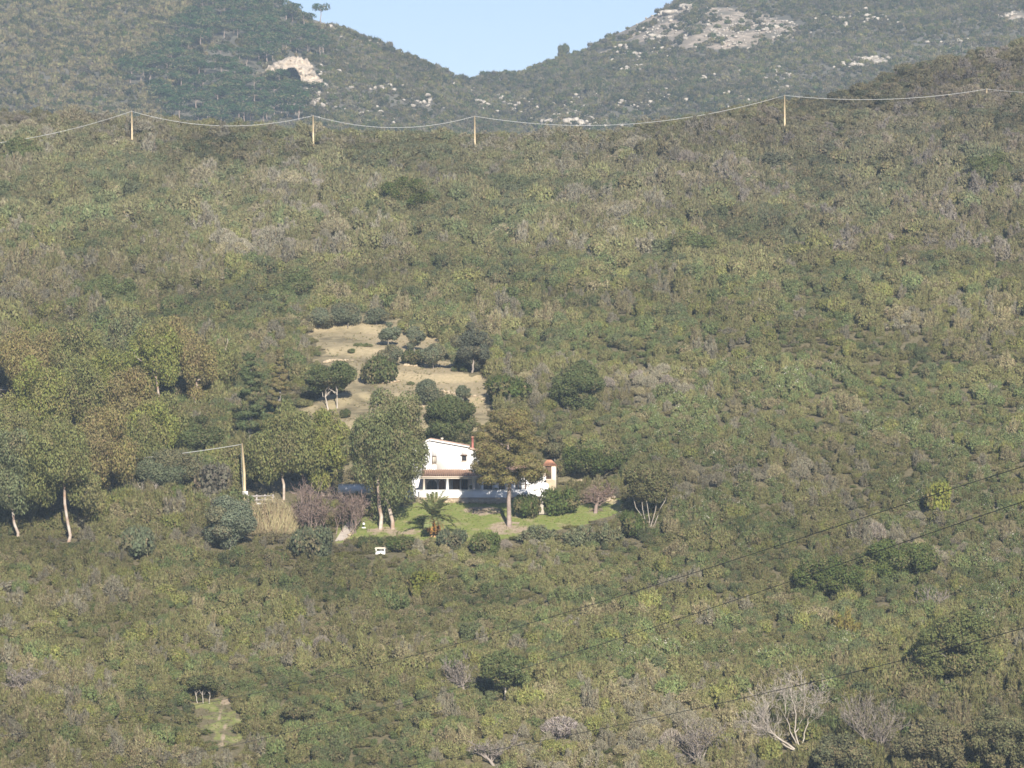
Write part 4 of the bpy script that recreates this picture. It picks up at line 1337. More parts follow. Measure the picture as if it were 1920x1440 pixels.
# right wing under the pine
xw0, xw1 = hx(899.5), hx(988)
yw = 500.4
zw1 = hz(887)
wholes = [(hx(906.5), hx(923), FLOOR + .25, hz(898), False), (hx(935), hx(946.5), FLOOR + .1, hz(890), True), (hx(966), hx(978), FLOOR + .3, hz(896), True), (hx(984.2), hx(986.8), FLOOR, hz(901), False)]
mb = MB(); wall_with_holes(mb, xw0, xw1, FLOOR, zw1, yw, yw + .3, wholes)
mb.box(xw0, xw0 + .25, yw + .3, 508, FLOOR, zw1); mb.box(xw1 - .25, xw1, yw + .3, 508, FLOOR, zw1); mb.box(xw0 + .25, xw1 - .25, 507.7, 508, FLOOR, zw1)
hp('wing_wall', mb, 'white')
for a, b, c, d, rd in wholes[:3]:
    m2 = MB()
    if rd: m2.prism(arch(a, b, c, d), yw + .2, yw + .23)
    else: m2.box(a, b, yw + .2, yw + .23, c, d)
    g = hp('window_pane', m2, 'glass')
    m2 = MB()
    for q in (0.03, 0.5, 0.97):
        xx = a + (b - a) * q; m2.box(xx - .035, xx + .035, yw + .14, yw + .198, c, d if not rd else (d - (0 if q == .5 else (b - a) / 2)))
    hp('window_frame', m2, 'wood', parent=g)
a, b, c, d, rd = wholes[3]
m2 = MB(); m2.box(a, b, yw + .2, yw + .25, c, d); hp('door', m2, 'wood')
mb = MB()
xa, xb = xw0 - .25, xw1 + .25
mb.add([(xa, yw - .45, zw1 - .02), (xb, yw - .45, zw1 - .02), (xb, 504.2, hz(868)), (xa, 504.2, hz(868)), (xb, 508.4, zw1), (xa, 508.4, zw1),
        (xa, yw - .45, zw1 - .14), (xb, yw - .45, zw1 - .14)], Q=[(0, 1, 2, 3), (3, 2, 4, 5), (6, 7, 1, 0)], T=[(1, 4, 2), (5, 0, 3)])
for i in range(int((xb - xa) / .24)):
    x = xa + (i + .5) * .24; mb.tube([(x, yw - .46, zw1), (x, 504.2, hz(868) + .02)], .085, 5, rnd=(i * 0.37) % 1)
hp('wing_roof', mb, 'tile')
mb = MB(); mb.box(xa, xa + .5, yw - .62, yw - .47, zw1 - .3, zw1 - .02); hp('wing_gutter_box', mb, 'cream')

# terrace parapet in front of the house: a thing of its own
par = empty('terrace_parapet', (0, 0, 0), 'long white parapet wall along the front of the house terrace', 'wall')
zp0, zp1 = hz(940), hz(918.3)
mb = MB(); mb.box(hx(787), hx(958), 497.0, 497.24, zp0 - .5, zp1); mb.build('wall', M['white'], par)
mb = MB(); mb.box(hx(786.6), hx(958.4), 496.95, 497.29, zp1 + .002, zp1 + .06); mb.build('coping', M['white'], par)
mb = MB(); mb.box(hx(958.5), hx(1000), 497.3, 497.54, zp0 - .5, hz(917.2)); o = mb.build('wall', M['white'], par)
mb = MB(); mb.box(hx(762), hx(786.4), 497.8, 498.04, zp0 - .5, hz(919)); mb.build('wall', M['white'], par)
gw = empty('garden_wall', (0, 0, 0), 'low whitewashed garden wall in the shade left of the big eucalyptus', 'wall')
mb = MB(); mb.box(hx(634), hx(700), 500.2, 500.45, hz(925), hz(909)); mb.build('wall', M['white'], gw)
mb = MB(); mb.box(hx(633.6), hx(700.4), 500.16, 500.5, hz(909) + .002, hz(907.6)); mb.build('coping', M['white'], gw)

# white stair walls, gate tower and buttress right of the house
st = empty('stair_wall', (0, 0, 0), 'white curved stair wall climbing from the terrace to the tiled gate tower', 'wall')
mb = MB()
mb.prism([(hx(988), hz(918)), (hx(1024), hz(918)), (hx(1024), hz(893)), (hx(1014), hz(896)), (hx(1006), hz(902)), (hx(998), hz(906.5)), (hx(988), hz(903))], 500.8, 501.1)
mb.build('balustrade', M['white'], st)
mb = MB()
for i in range(6):
    mb.box(hx(990 + i * 4.6), hx(994.6 + i * 4.6), 499.7, 500.795, FLOOR - .2, FLOOR + .17 * (i + 1))
mb.build('steps', M['cream'], st)
mb = MB()
mb.prism(arch(hx(1015), hx(1029), hz(932), hz(904.5)), 499.2, 499.65); mb.build('round_buttress', M['white'], st)
mb = MB()
mb.prism([(hx(997), hz(930)), (hx(1022), hz(930)), (hx(1022), hz(919)), (hx(1010), hz(918)), (hx(1000), hz(920.5)), (hx(997), hz(924))], 498.2, 498.55); mb.build('low_kerb_wall', M['white'], st)

gt = empty('gate_tower', (0, 0, 0), 'little stone gate tower with an orange tiled cap and a dark door', 'gate tower')
yg = 501.3
mb = MB()
mb.box(hx(1018.5), hx(1022.6), yg, yg + 1.3, hz(920), hz(872.6)); mb.box(hx(1033.8), hx(1043), yg, yg + 1.3, hz(920), hz(872.6))
mb.box(hx(1022.6), hx(1033.8), yg + .02, yg + 1.28, hz(920), hz(898.6)); mb.box(hx(1022.6), hx(1033.8), yg + .02, yg + 1.28, hz(874.4), hz(872.6))
mb.build('walls', M['cream'], gt)
mb = MB(); mb.box(hx(1022.6), hx(1033.8), yg + .16, yg + .22, hz(898.6), hz(874.4)); d_ = mb.build('door', M['wood'], gt)
mb = MB()
for k in range(1, 4): xx = hx(1022.6) + (hx(1033.8) - hx(1022.6)) * k / 4; mb.box(xx - .015, xx + .015, yg + .14, yg + .158, hz(898.6), hz(874.4))
a, b = (hx(1023), hz(897)), (hx(1033.4), hz(876))
mb.tube([(a[0], yg + .14, b[1]), (b[0], yg + .14, a[1])], .03, 4)
mb.build('door_battens', M['metal'], d_)
mb = MB()
x0, x1, y0, y1, zb_ = hx(1016.8), hx(1045), yg - .25, yg + 1.55, hz(872.5)
ap0, ap1, za_ = hx(1026), hx(1034), hz(863.5)
ym = (y0 + y1) / 2
mb.add([(x0, y0, zb_), (x1, y0, zb_), (x1, y1, zb_), (x0, y1, zb_), (ap0, ym, za_), (ap1, ym, za_)], Q=[(0, 1, 5, 4), (2, 3, 4, 5), (0, 3, 2, 1)], T=[(1, 2, 5), (3, 0, 4)])
for i in range(8):
    t = (i + .5) / 8; xa_ = x0 + (x1 - x0) * t; xb_ = ap0 + (ap1 - ap0) * t
    mb.tube([(xa_, y0 - .02, zb_ + .02), (xb_, ym, za_ + .02)], .08, 5, rnd=(i * .37) % 1)
mb.build('roof', M['terracotta'], gt)
mb = MB(); mb.prism([(hx(1019), hz(925)), (hx(1041), hz(925)), (hx(1041.5), hz(901)), (hx(1036), hz(899.2)), (hx(1024), hz(899.6)), (hx(1020), hz(902))], yg - .5, yg - .01); mb.build('pedestal', M['ledge'], gt)

# tall pale retaining wedge between the clipped bushes
mb = MB()
mb.prism([(hx(1010, 492), hz(964, 492)), (hx(1030.5, 492), hz(964, 492)), (hx(1028, 492), hz(948, 492)), (hx(1021, 492), hz(934, 492)), (hx(1014, 492), hz(932, 492)), (hx(1012, 492), hz(950, 492))], 491.6, 496.8)
tag(mb.build('retaining_buttress', M['rock']), 'tall pale tapering buttress between two clipped bushes below the stair wall', 'buttress')


# ------------------------------------------------------------------ stones
def rock(mb, rng, c, s, mat=0, n1=7, n2=5, rough=0.22):
    """A lumpy faceted stone."""
    c = np.asarray(c, float); s = np.asarray(s, float)
    off = rng.random(2) * 50
    V = [c + s * [0, 0, 1]]
    for i in range(1, n2):
        th_ = math.pi * i / n2
        for j in range(n1):
            ph = 2 * math.pi * (j + 0.5 * (i % 2)) / n1
            d = np.array([math.sin(th_) * math.cos(ph), math.sin(th_) * math.sin(ph), math.cos(th_)])
            k = 1 + rough * (rng.random() * 2 - 1)
            V.append(c + s * d * k)
    V.append(c - s * [0, 0, 1])
    T = [(0, 1 + j, 1 + (j + 1) % n1) for j in range(n1)]
    Q = []
    for i in range(n2 - 2):
        for j in range(n1):
            a = 1 + i * n1 + j; b = 1 + i * n1 + (j + 1) % n1
            Q.append((a, a + n1, b + n1, b))
    e = len(V) - 1; b0 = 1 + (n2 - 2) * n1
    T += [(b0 + (j + 1) % n1, b0 + j, e) for j in range(n1)]
    mb.add(V, Q=Q, T=T, mat=mat, rnd=rng.random())


RG = np.random.default_rng(200)
ROCKM = [MB() for _ in range(5)]
for m_ in ROCKM: rock(m_, RG, (0, 0, 0), (1, 0.9, 0.75), rough=0.28)
ROCKM = [m_.mesh('stone', [M['ledge']]) for m_ in ROCKM]
PALEM = [MB() for _ in range(5)]
for m_ in PALEM: rock(m_, RG, (0, 0, 0), (1, 0.9, 0.75), rough=0.28)
PALEM = [m_.mesh('boulder', [M['rock']]) for m_ in PALEM]


def stone_row(name, line, label, cat, n, size, mesh=ROCKM, group=None, zoff=0.1):
    """A dry-stone ledge: every stone of it an object of its own."""
    pts = [at(px, py) for px, py in line]
    o = empty(name, pts[0], label, cat, group)
    seg = np.concatenate([[0], np.cumsum([np.linalg.norm(b - a) for a, b in zip(pts[:-1], pts[1:])])])
    for i in range(n):
        t = seg[-1] * (i + RG.random() * 0.8) / n
        q = np.array([np.interp(t, seg, [p[k] for p in pts]) for k in range(3)]) + RG.normal(size=3) * [0.1, 0.15, 0.08]
        q[2] = float(zall(q[0], q[1])) + zoff * RG.random()
        c = bpy.data.objects.new('stone', mesh[i % len(mesh)]); COL.objects.link(c)
        c.parent = o; c.location = Vector(q) - o.location
        s = size * RG.uniform(0.6, 1.35)
        c.scale = (s * RG.uniform(0.9, 1.5), s, s * RG.uniform(0.6, 0.95))
        c.rotation_euler = (RG.uniform(-.3, .3), RG.uniform(-.3, .3), RG.uniform(0, 6.28))
    return o


stone_row('stone_ledge', [(792, 940.5), (860, 942), (936, 944)], 'row of ochre stones at the foot of the white terrace parapet', 'stone ledge', 36, 0.3)
stone_row('stone_ledge', [(888, 957), (915, 959), (938, 961)], 'small patch of pale stones on the lawn left of the pine trunk', 'stones', 14, 0.24)
stone_row('stone_ledge', [(756, 686), (800, 687.5), (850, 688)], 'pale stone ledge under the olive trees at the middle of the clearing', 'stone ledge', 26, 0.28)
stone_row('stone_ledge', [(684, 718), (715, 719), (750, 716)], 'stone ledge under the dark domed bush on the clearing', 'stone ledge', 18, 0.26)
stone_row('stone_ledge', [(818, 732), (845, 737), (868, 742), (905, 750)], 'slanting stone ledge on the right lower terrace of the clearing', 'stone ledge', 24, 0.24)
stone_row('stone_ledge', [(606, 680), (630, 676), (662, 677)], 'pale stone ledge under the upper left terrace of the clearing', 'stone ledge', 16, 0.28)
stone_row('stone_ledge', [(818, 640), (835, 644), (848, 646)], 'short cream stone ledge at the upper right of the clearing', 'stone ledge', 9, 0.3)
stone_row('stone_ledge', [(755, 762), (780, 763), (806, 764)], 'stone ledge below the grey-green olive on the lowest terrace', 'stone ledge', 14, 0.24)
stone_row('terrace_wall', [(1068, 908), (1090, 907), (1104, 906)], 'upper course of pale terrace stones right of the gate tower', 'stone ledge', 14, 0.26, zoff=0.3)
stone_row('terrace_wall', [(1076, 917), (1094, 916), (1106, 915)], 'lower course of pale terrace stones right of the gate tower', 'stone ledge', 14, 0.26, zoff=0.3)
stone_row('terrace_wall', [(1092, 942), (1120, 944), (1155, 938)], 'row of pale stones under the mauve bare tree', 'stone ledge', 22, 0.28, zoff=0.3)
stone_row('stone_ledge', [(17, 824), (30, 829), (44, 836), (62, 844)], 'pale stone edging down the bare earth at the left edge', 'stone ledge', 16, 0.28)
stone_row('stone_ledge', [(308, 953), (330, 954), (352, 954)], 'ochre stone edging under the small bright green bush', 'stone ledge', 12, 0.26)

# ------------------------------------------------------------------ path, little things of the garden
def ribbon(name, quad_px, mat, lift=0.03, nu=10, nv=10):
    """A sheet laid on the ground between four corners."""
    V = []
    for j in range(nv + 1):
        for i in range(nu + 1):
            u, v = i / nu, j / nv
            a = np.array(quad_px[0]) * (1 - u) + np.array(quad_px[1]) * u
            b = np.array(quad_px[3]) * (1 - u) + np.array(quad_px[2]) * u
            p = at(*(a * (1 - v) + b * v)); p[2] = float(zall(p[0], p[1])) + lift
            V.append(p)
    Q = [(j * (nu + 1) + i, j * (nu + 1) + i + 1, (j + 1) * (nu + 1) + i + 1, (j + 1) * (nu + 1) + i) for j in range(nv) for i in range(nu)]
    mb = MB(); mb.add(V, Q=Q)
    o = mb.build(name, mat, smooth=True)
    return tag(o, kind='structure')


ribbon('garden_path', [(628, 1016), (648, 1014), (667, 984), (652, 978)], M['paving'], 0.05)
stone_row('path_edging', [(646, 1016), (658, 1004), (667, 990), (664, 980)], 'pale stone edging along the right side of the garden path', 'edging', 16, 0.17)

p = at(713, 1040)
mx = empty('masonry_box', p, 'small white masonry box with a dark slot and cream lid below the lawn', 'masonry box')
s = p[1] / F
mb = MB(); w, h = 18 * s, 13 * s
mb.box(-w / 2, w / 2, 0, .7, -.3, h * .45); mb.box(-w / 2, -w / 2 + .13, 0.002, .7, h * .45, h * .8); mb.box(w / 2 - .13, w / 2, 0.002, .7, h * .45, h * .8); mb.box(-w / 2 + .13, w / 2 - .13, .5, .69, h * .45, h * .8)
mb.build('body', M['white'], mx)
mb = MB(); mb.prism([(-w / 2 - .08, h * .8 + .002), (w / 2 + .08, h * .8 + .002), (w / 2 + .02, h), (-w / 2 - .02, h)], -.08, .8); mb.build('lid', M['cream'], mx)
KEEP_OUT.append((p[0], p[1] - 1.5, 2.0)); KEEP_OUT.append((p[0], p[1] - 4, 1.6))
p = at(682, 990)
lp = empty('garden_lamp', p, 'tiny white garden lamp on the lawn left of the twin eucalyptus trunks', 'lamp')
mb = MB(); mb.tube([(0, 0, -.1), (0, 0, .35)], .06, 6); mb.build('post', M['metal'], lp)
mb = MB(); mb.tube([(0, 0, .35), (0, 0, .45), (0, 0, .6)], [.12, .17, .08], 8); mb.build('lamp_head', M['boxgrey'], lp)
mb = MB(); mb.box(-.22, .22, -.18, .18, -.1, .08); mb.build('base', M['white'], lp)

# potted plants on the terrace
for px_, yq, hh_, lab in ((884.5, 499.0, 1.25, 'potted leafy plant beside the right veranda column'), (929.5, 498.4, .9, 'potted plant before the white wing wall between its windows')):
    pp = empty('potted_plant', (hx(px_, yq), yq, FLOOR), lab, 'potted plant')
    mb = MB(); mb.tube([(0, 0, 0), (0, 0, .32), (0, 0, .36)], [.15, .21, .23], 9); mb.build('pot', M['terracotta'], pp)
    mb = MB(); rg_ = np.random.default_rng(int(px_)); k_ = 6
    cloud(mb, rg_, np.stack([rg_.normal(size=k_) * .16, rg_.normal(size=k_) * .16, rg_.uniform(.5, hh_, k_)], 1), np.full(k_, .2), 260, .09, .16)
    c_ = mb.build('foliage', [LEAF], pp); c_['tint'] = [float(x) for x in T_GREEN]

# wooden fence by the utility pole
p0, p1 = at(466, 944), at(512, 943)
fc = empty('rail_fence', p0, 'grey two-rail timber fence right of the yellow utility pole', 'fence')
dv = p1 - p0
for k in range(4):
    q = dv * k / 3; q[2] = float(zall(p0[0] + q[0], p0[1] + q[1])) - p0[2]
    mb = MB(); mb.box(q[0] - .09, q[0] + .09, q[1] - .09, q[1] + .09, q[2] - .3, q[2] + 1.0); mb.build('post', M['greywood'], fc)
for zz in (.38, .84):
    mb = MB(); mb.tube([(0, -.15, zz), (dv[0], dv[1] - .15, dv[2] + zz)], .08, 6); mb.build('rail', M['greywood'], fc)
mb = MB(); mb.box(0, dv[0] * .62, -.4, -.25, -.3, .1); mb.build('kerb', M['white'], fc)
KEEP_OUT.append((p0[0] + dv[0] / 2, p0[1] - 1.5, 3.2)); KEEP_OUT.append((p0[0] + dv[0] / 2, p0[1] + 1.0, 3.0))

# yellow utility pole with its meter box
p = at(459, 946)
up = empty('utility_pole', p, 'yellow wooden utility pole with a white meter box near its foot', 'utility pole')
hpole = (946 - 832) * p[1] / F
mb = MB(); mb.tube([(0, 0, -.4), (-.05, 0, hpole * .5), (-.32, 0, hpole)], [.17, .15, .11], 9); mb.build('shaft', M['pole'], up, smooth=True)
mb = MB(); mb.box(-.28, .38, -.34, -.18, 1.05, 1.5); b_ = mb.build('meter_box', M['boxgrey'], up)
mb = MB(); mb.box(.06, .09, -.36, -.342, 1.05, 1.5); mb.build('door_seam', M['metal'], b_)
mb = MB(); mb.tube([(-.2, -.12, 1.5), (-.34, -.14, hpole * .6), (-.42, -.1, hpole - .15)], .016, 5); mb.build('conduit', M['cable'], up)
mb = MB(); mb.box(-.35, .2, -.35, .3, -.3, .5); mb.build('footing', M['ledge'], up)
KEEP_OUT.append((p[0], p[1] - 1.5, 1.6))
TOPU = p + np.array([-.32, -.05, hpole - .12])


def cable(name, P0, P1, sag, r, mat, label, cat, group=None, n=26):
    t = np.linspace(0, 1, n)[:, None]
    P = P0 + (P1 - P0) * t
    P[:, 2] -= sag * 4 * (t * (1 - t))[:, 0]
    mb = MB(); mb.tube(P, r, 5)
    o = mb.build(name, M[mat])
    return tag(o, label, cat, group)


q = at(20, 900); q = np.array([(170 - 960) / F * 500, 500, hz(866)])
cable('slack_cable', TOPU, q, 0.25, 0.032, 'cable', 'slack pale cable running left from the yellow utility pole', 'cable')

# line of poles along the crest
CP = []
for px, pb, pt_, lab in ((247, 262, 208, 'leftmost yellow pole on the crest, below the pine wood'), (587, 274, 216, 'yellow pole on the crest under the pale rock outcrop'),
                         (890, 284, 217, 'yellow pole on the crest below the saddle'), (1471, 246, 178, 'yellow pole on the crest near the right end of the cable')):
    p = at(px, pb)
    o = empty('crest_pole', p, lab, 'utility pole', 'poles along the crest')
    h = (pb - pt_) * p[1] / F
    mb = MB(); mb.tube([(0.06, 0, -.6), (0, 0, h)], [.16, .12], 8); mb.build('shaft', M['pole'], o)
    mb = MB(); mb.tube([(-.3, 0, h - .12), (.3, 0, h - .12)], .07, 6); mb.build('bracket', M['metal'], o)
    KEEP_OUT.append((p[0], p[1] - 1.8, 2.2)); KEEP_OUT.append((p[0], p[1] - 4.0, 1.5))
    CP.append(p + np.array([0, -.1, h - .1]))
L0 = pt(-60, 274, CP[0][1] - 22)
PB = at(1850, 186)
E1 = pt(1850, 167, PB[1] - 3); E2 = pt(2080, 168, PB[1] - 26)
G_ = 'cable spans along the crest'
for a, b, sg, lab in ((L0, CP[0], 0.9, 'pale cable span left of the leftmost crest pole'), (CP[0], CP[1], 2.1, 'pale cable span between the first and second crest poles'),
                      (CP[1], CP[2], 2.0, 'pale cable span between the second and third crest poles'), (CP[2], CP[3], 3.1, 'longest pale cable span, crossing the far stony hillside'),
                      (CP[3], E1, 1.2, 'pale cable span right of the last crest pole'), (E1, E2, 0.6, 'pale cable at the upper right edge of the photo')):
    cable('crest_cable', a, b, sg, 0.033, 'cable', lab, 'cable', G_)
# hidden pole top at the right where the cable bends
p = at(1850, 186)
o = empty('crest_pole', p, 'pole top almost buried in trees where the crest cable bends at the right', 'utility pole', 'poles along the crest')
h = E1[2] - p[2]
mb = MB(); mb.tube([(E1[0] - p[0], E1[1] - p[1], -.5), (E1[0] - p[0], E1[1] - p[1], h + .1)], .13, 7); mb.build('shaft', M['pole'], o)

# dark wires crossing the foreground
def wire(pix, lab):
    P = np.array([pt(px, py, Y) for px, py, Y in pix])
    t = np.arange(len(P)); tt = np.linspace(0, len(P) - 1, 40)
    # smooth curve through the given points
    co = [np.polyfit(t, P[:, k], 3) for k in range(3)]
    Q_ = np.stack([np.polyval(c, tt) for c in co], 1)
    mb = MB(); mb.tube(Q_, np.linspace(0.031, 0.016, 40), 5)
    tag(mb.build('power_wire', M['wire']), lab, 'power line', 'dark wires over the lower slope')


wire([(1935, 868, 285), (1640, 967, 305), (1280, 1081, 330), (960, 1176, 355), (640, 1262, 378), (350, 1326, 395), (-40, 1386, 402)], 'uppermost dark wire slanting across the lower half of the photo')
wire([(1935, 933, 280), (1640, 1039, 300), (1280, 1159, 325), (960, 1257, 348), (640, 1348, 370), (380, 1410, 385), (-40, 1490, 396)], 'middle dark wire slanting across the lower half of the photo')
wire([(1935, 1174, 270), (1700, 1235, 285), (1500, 1284, 298), (1280, 1334, 312), (970, 1399, 330), (700, 1447, 345), (450, 1487, 355)], 'lowest dark wire, crossing only the bottom right of the photo')

# low buildings glimpsed in the grove
def low_building(px0, px1, pyr, pyb, label, depth=3.5):
    p = at((px0 + px1) / 2, pyb + 6)
    o = empty('low_building', p, label, 'building', 'low buildings in the grove')
    for dy_ in (1.5, 4.5, 7.5): KEEP_OUT.append((p[0], p[1] - dy_, 2.3)); KEEP_OUT.append((p[0] - 2, p[1] - dy_, 1.6)); KEEP_OUT.append((p[0] + 2, p[1] - dy_, 1.6))
    s = p[1] / F
    w = (px1 - px0) * s; h = (pyb + 6 - pyr) * s
    mb = MB(); mb.box(-w / 2, w / 2, 0, depth, -.8, h - .75); mb.build('wall', M['cream'], o)
    mb = MB(); mb.box(-w / 2 - .3, w / 2 + .3, -.9, depth + .3, h - .18, h); mb.build('roof', M['greywood'], o)
    mb = MB()
    for k in range(4): x = -w / 2 + w * k / 3; mb.box(x - .06, x + .06, -.8, -.68, -.8, h - .182)
    mb.build('porch_posts', M['wood'], o)
    mb = MB(); mb.box(-w * .2, w * .2, -.02, -.002, 0, h - 1.0); mb.build('window', M['glass'], o)


low_building(268, 299, 727, 737, 'low grey-roofed hut seen under the yellow-green eucalyptus')
low_building(74, 130, 722, 735, 'long low grey roof glimpsed in the middle of the left grove')
low_building(-20, 24, 730, 740, 'pale-edged low roof at the left edge of the photo')

# ------------------------------------------------------------------ the far hills
RF = np.random.default_rng(300)
# rock outcrops: fused lumps
def outcrop(lumps, label, seed, depth=5.0):
    rng = np.random.default_rng(seed)
    mb = MB()
    base = at(lumps[0][0], lumps[0][1] + 4)
    for px, py, rx, ry in lumps:
        p = at(px, py + ry * 0.5)
        s = p[1] / F
        for k in range(3):
            c = p - base + np.array([rng.normal() * rx * .35 * s, rng.normal() * 1.2, rng.normal() * ry * .3 * s + ry * .25 * s])
            rock(mb, rng, c, (rx * s * rng.uniform(.6, 1.0), depth * rng.uniform(.4, .8), ry * s * rng.uniform(.6, 1.05)), n1=9, n2=7, rough=0.26)
    o = mb.build('rock_outcrop', M['rock'])
    o.location = base
    return tag(o, label, 'rock outcrop', 'pale rock outcrops of the far hills')


def arched_face():
    """One cream rock face: an arch of broken rock with a rough front, a crest and a back."""
    rng = np.random.default_rng(301)
    O_ = [(480, 152), (490, 138), (503, 125), (520, 115), (540, 107), (560, 106), (578, 113), (588, 127), (594, 142), (606, 154)]
    I_ = [(483, 154), (500, 144), (515, 138), (530, 133), (542, 128), (553, 126), (560, 138), (566, 152), (580, 157), (600, 158)]
    base = at(540, 152)
    nu, nv = 54, 14
    t = np.linspace(0, len(O_) - 1, nu)
    O2 = np.stack([np.interp(t, range(len(O_)), [p[k] for p in O_]) for k in (0, 1)], 1) + rng.normal(size=(nu, 2)) * [1.0, 1.6]
    I2 = np.stack([np.interp(t, range(len(I_)), [p[k] for p in I_]) for k in (0, 1)], 1) + rng.normal(size=(nu, 2)) * [1.0, 1.2]
    V = []
    for layer in (0, 1):
        for a in range(nu):
            for b in range(nv):
                f = b / (nv - 1)
                q = I2[a] * (1 - f) + O2[a] * f
                y = base[1] - 3.0 + 7.0 * f ** 1.3
                y += (vnoise(q[0] / 5.0, q[1] / 3.6, 5) - .5) * 4.2 + (vnoise(q[0] / 2.2, q[1] / 1.8, 8) - .5) * 2.0 if not layer else 7.0
                V.append(pt(q[0], q[1], y) - base)
    Q = []
    m = nu * nv
    idx = lambda L, a, b: L * m + a * nv + b
    for a in range(nu - 1):
        for b in range(nv - 1):
            Q.append((idx(0, a, b), idx(0, a + 1, b), idx(0, a + 1, b + 1), idx(0, a, b + 1)))
            Q.append((idx(1, a, b), idx(1, a, b + 1), idx(1, a + 1, b + 1), idx(1, a + 1, b)))
        Q.append((idx(0, a, nv - 1), idx(0, a + 1, nv - 1), idx(1, a + 1, nv - 1), idx(1, a, nv - 1)))
        Q.append((idx(0, a + 1, 0), idx(0, a, 0), idx(1, a, 0), idx(1, a + 1, 0)))
    for b in range(nv - 1):
        Q.append((idx(0, 0, b), idx(0, 0, b + 1), idx(1, 0, b + 1), idx(1, 0, b)))
        Q.append((idx(0, nu - 1, b + 1), idx(0, nu - 1, b), idx(1, nu - 1, b), idx(1, nu - 1, b + 1)))
    mb = MB(); mb.add(V, Q=Q)
    o = mb.build('rock_outcrop', M['cliff']); o.location = base
    tag(o, 'large cream arched rock face among the dark pines', 'rock outcrop', 'pale rock outcrops of the far hills')


M['cliff'] = plain_mat('cream_cliff', (0.50, 0.42, 0.33), (0.32, 0.265, 0.205), 0.5, bump=0.8, detail=10)
arched_face()
outcrop([(937, 179, 6, 4), (946, 185, 8, 6), (953, 192, 8, 5)], 'pale hooked rock just right of the third crest pole below the saddle', 302, 2.5)
outcrop([(888, 191, 9, 5), (900, 194, 12, 6), (912, 199, 9, 5)], 'pale broad rock above the top of the third crest pole', 303, 2.5)
outcrop([(1072, 226, 14, 8), (1090, 230, 12, 9), (1102, 222, 10, 8)], 'heap of pale rocks just over the crest below the saddle', 304, 3.0)
outcrop([(1025, 227, 12, 5), (1038, 228, 8, 4)], 'small flat pale rock left of the heap over the crest', 305, 2.5)
outcrop([(1228, 66, 10, 5), (1240, 14, 8, 6)], 'pale rocks on the left shoulder of the right hill', 306, 2.5)
outcrop([(1622, 110, 22, 6), (1640, 118, 24, 6), (1600, 122, 14, 5)], 'pale rocky bank on the right hill above the wooded ridge', 307, 3.0)
outcrop([(620, 40, 10, 4), (634, 44, 10, 4), (607, 37, 8, 4)], 'pale rocks along the skyline under the lone pine', 308, 2.5)
outcrop([(1258, 22, 18, 6), (1290, 12, 14, 5)], 'pale rocks at the summit of the right hill', 309, 2.5)

# loose pale stones: clusters (px, py, spread x, spread y, how many)
CL = [(600, 190, 14, 26, 40), (715, 222, 30, 14, 26), (660, 200, 40, 16, 20), (720, 165, 40, 8, 18), (795, 190, 30, 8, 26), (870, 165, 18, 6, 22),
      (860, 172, 24, 8, 16), (910, 165, 10, 10, 14), (925, 205, 26, 14, 34), (905, 195, 18, 9, 26), (990, 200, 26, 12, 28), (1060, 190, 28, 14, 34),
      (1070, 215, 32, 10, 50), (1100, 238, 30, 7, 44), (1150, 232, 26, 8, 30), (1180, 195, 34, 9, 40), (1230, 185, 26, 7, 36), (1255, 178, 14, 8, 22),
      (1165, 130, 26, 8, 20), (1200, 98, 40, 9, 60), (1180, 125, 30, 8, 40), (1165, 90, 25, 6, 18), (1300, 145, 30, 10, 20), (1370, 140, 20, 10, 22), (1465, 145, 14, 14, 46),
      (1460, 160, 12, 8, 24), (1545, 33, 16, 8, 34), (1582, 42, 14, 8, 44), (1625, 38, 22, 8, 50), (1665, 42, 18, 10, 40), (1610, 122, 24, 6, 40), (1650, 116, 26, 5, 40),
      (1350, 68, 70, 16, 60), (1440, 55, 30, 10, 40), (1240, 20, 16, 8, 24), (1260, 40, 24, 8, 24), (1895, 35, 16, 8, 30), (1780, 82, 24, 5, 20), (640, 55, 26, 8, 34),
      (615, 130, 16, 22, 26), (672, 70, 16, 7, 22), (690, 78, 18, 6, 14), (1300, 160, 40, 8, 16), (1380, 190, 60, 14, 30), (290, 28, 3, 2, 2), (1130, 175, 30, 8, 16)]
Ps, Sz = [], []
for cx, cy_, sx_, sy_, n in CL:
    for k in range(int(n * (1.35 if cx < 1130 else 0.8))):
        px, py = cx + RF.normal() * sx_ * .8, cy_ + RF.normal() * sy_ * .8
        p = at(px, py)
        if p[1] < 1300: continue
        Ps.append(p); Sz.append(0.34 + 0.9 * RF.random() ** 2.4)
for cx, cy_, rx, ry in FAR_BARE:                  # pebbles and blocks strewn over the bare ground
    for k in range(int(rx * ry / 14)):
        a_, q_ = RF.random() * 6.283, math.sqrt(RF.random()) * 1.05
        p = at(cx + math.cos(a_) * rx * q_, cy_ + math.sin(a_) * ry * q_)
        if p[1] > 1300: Ps.append(p); Sz.append(0.2 + 0.6 * RF.random() ** 3)
Ps = np.array(Ps); Sz = np.array(Sz)
sc_ = np.stack([Sz * RF.uniform(.9, 1.6, len(Sz)), Sz, Sz * RF.uniform(.7, 1.1, len(Sz))], 1)
Ps[:, 2] += Sz * 0.5
scatter('scattered_stones', Ps, RF.random(len(Ps)) * 6.28, sc_, RF.integers(0, 5, len(Ps)), np.ones((len(Ps), 3)), proto_collection('stone', PALEM))


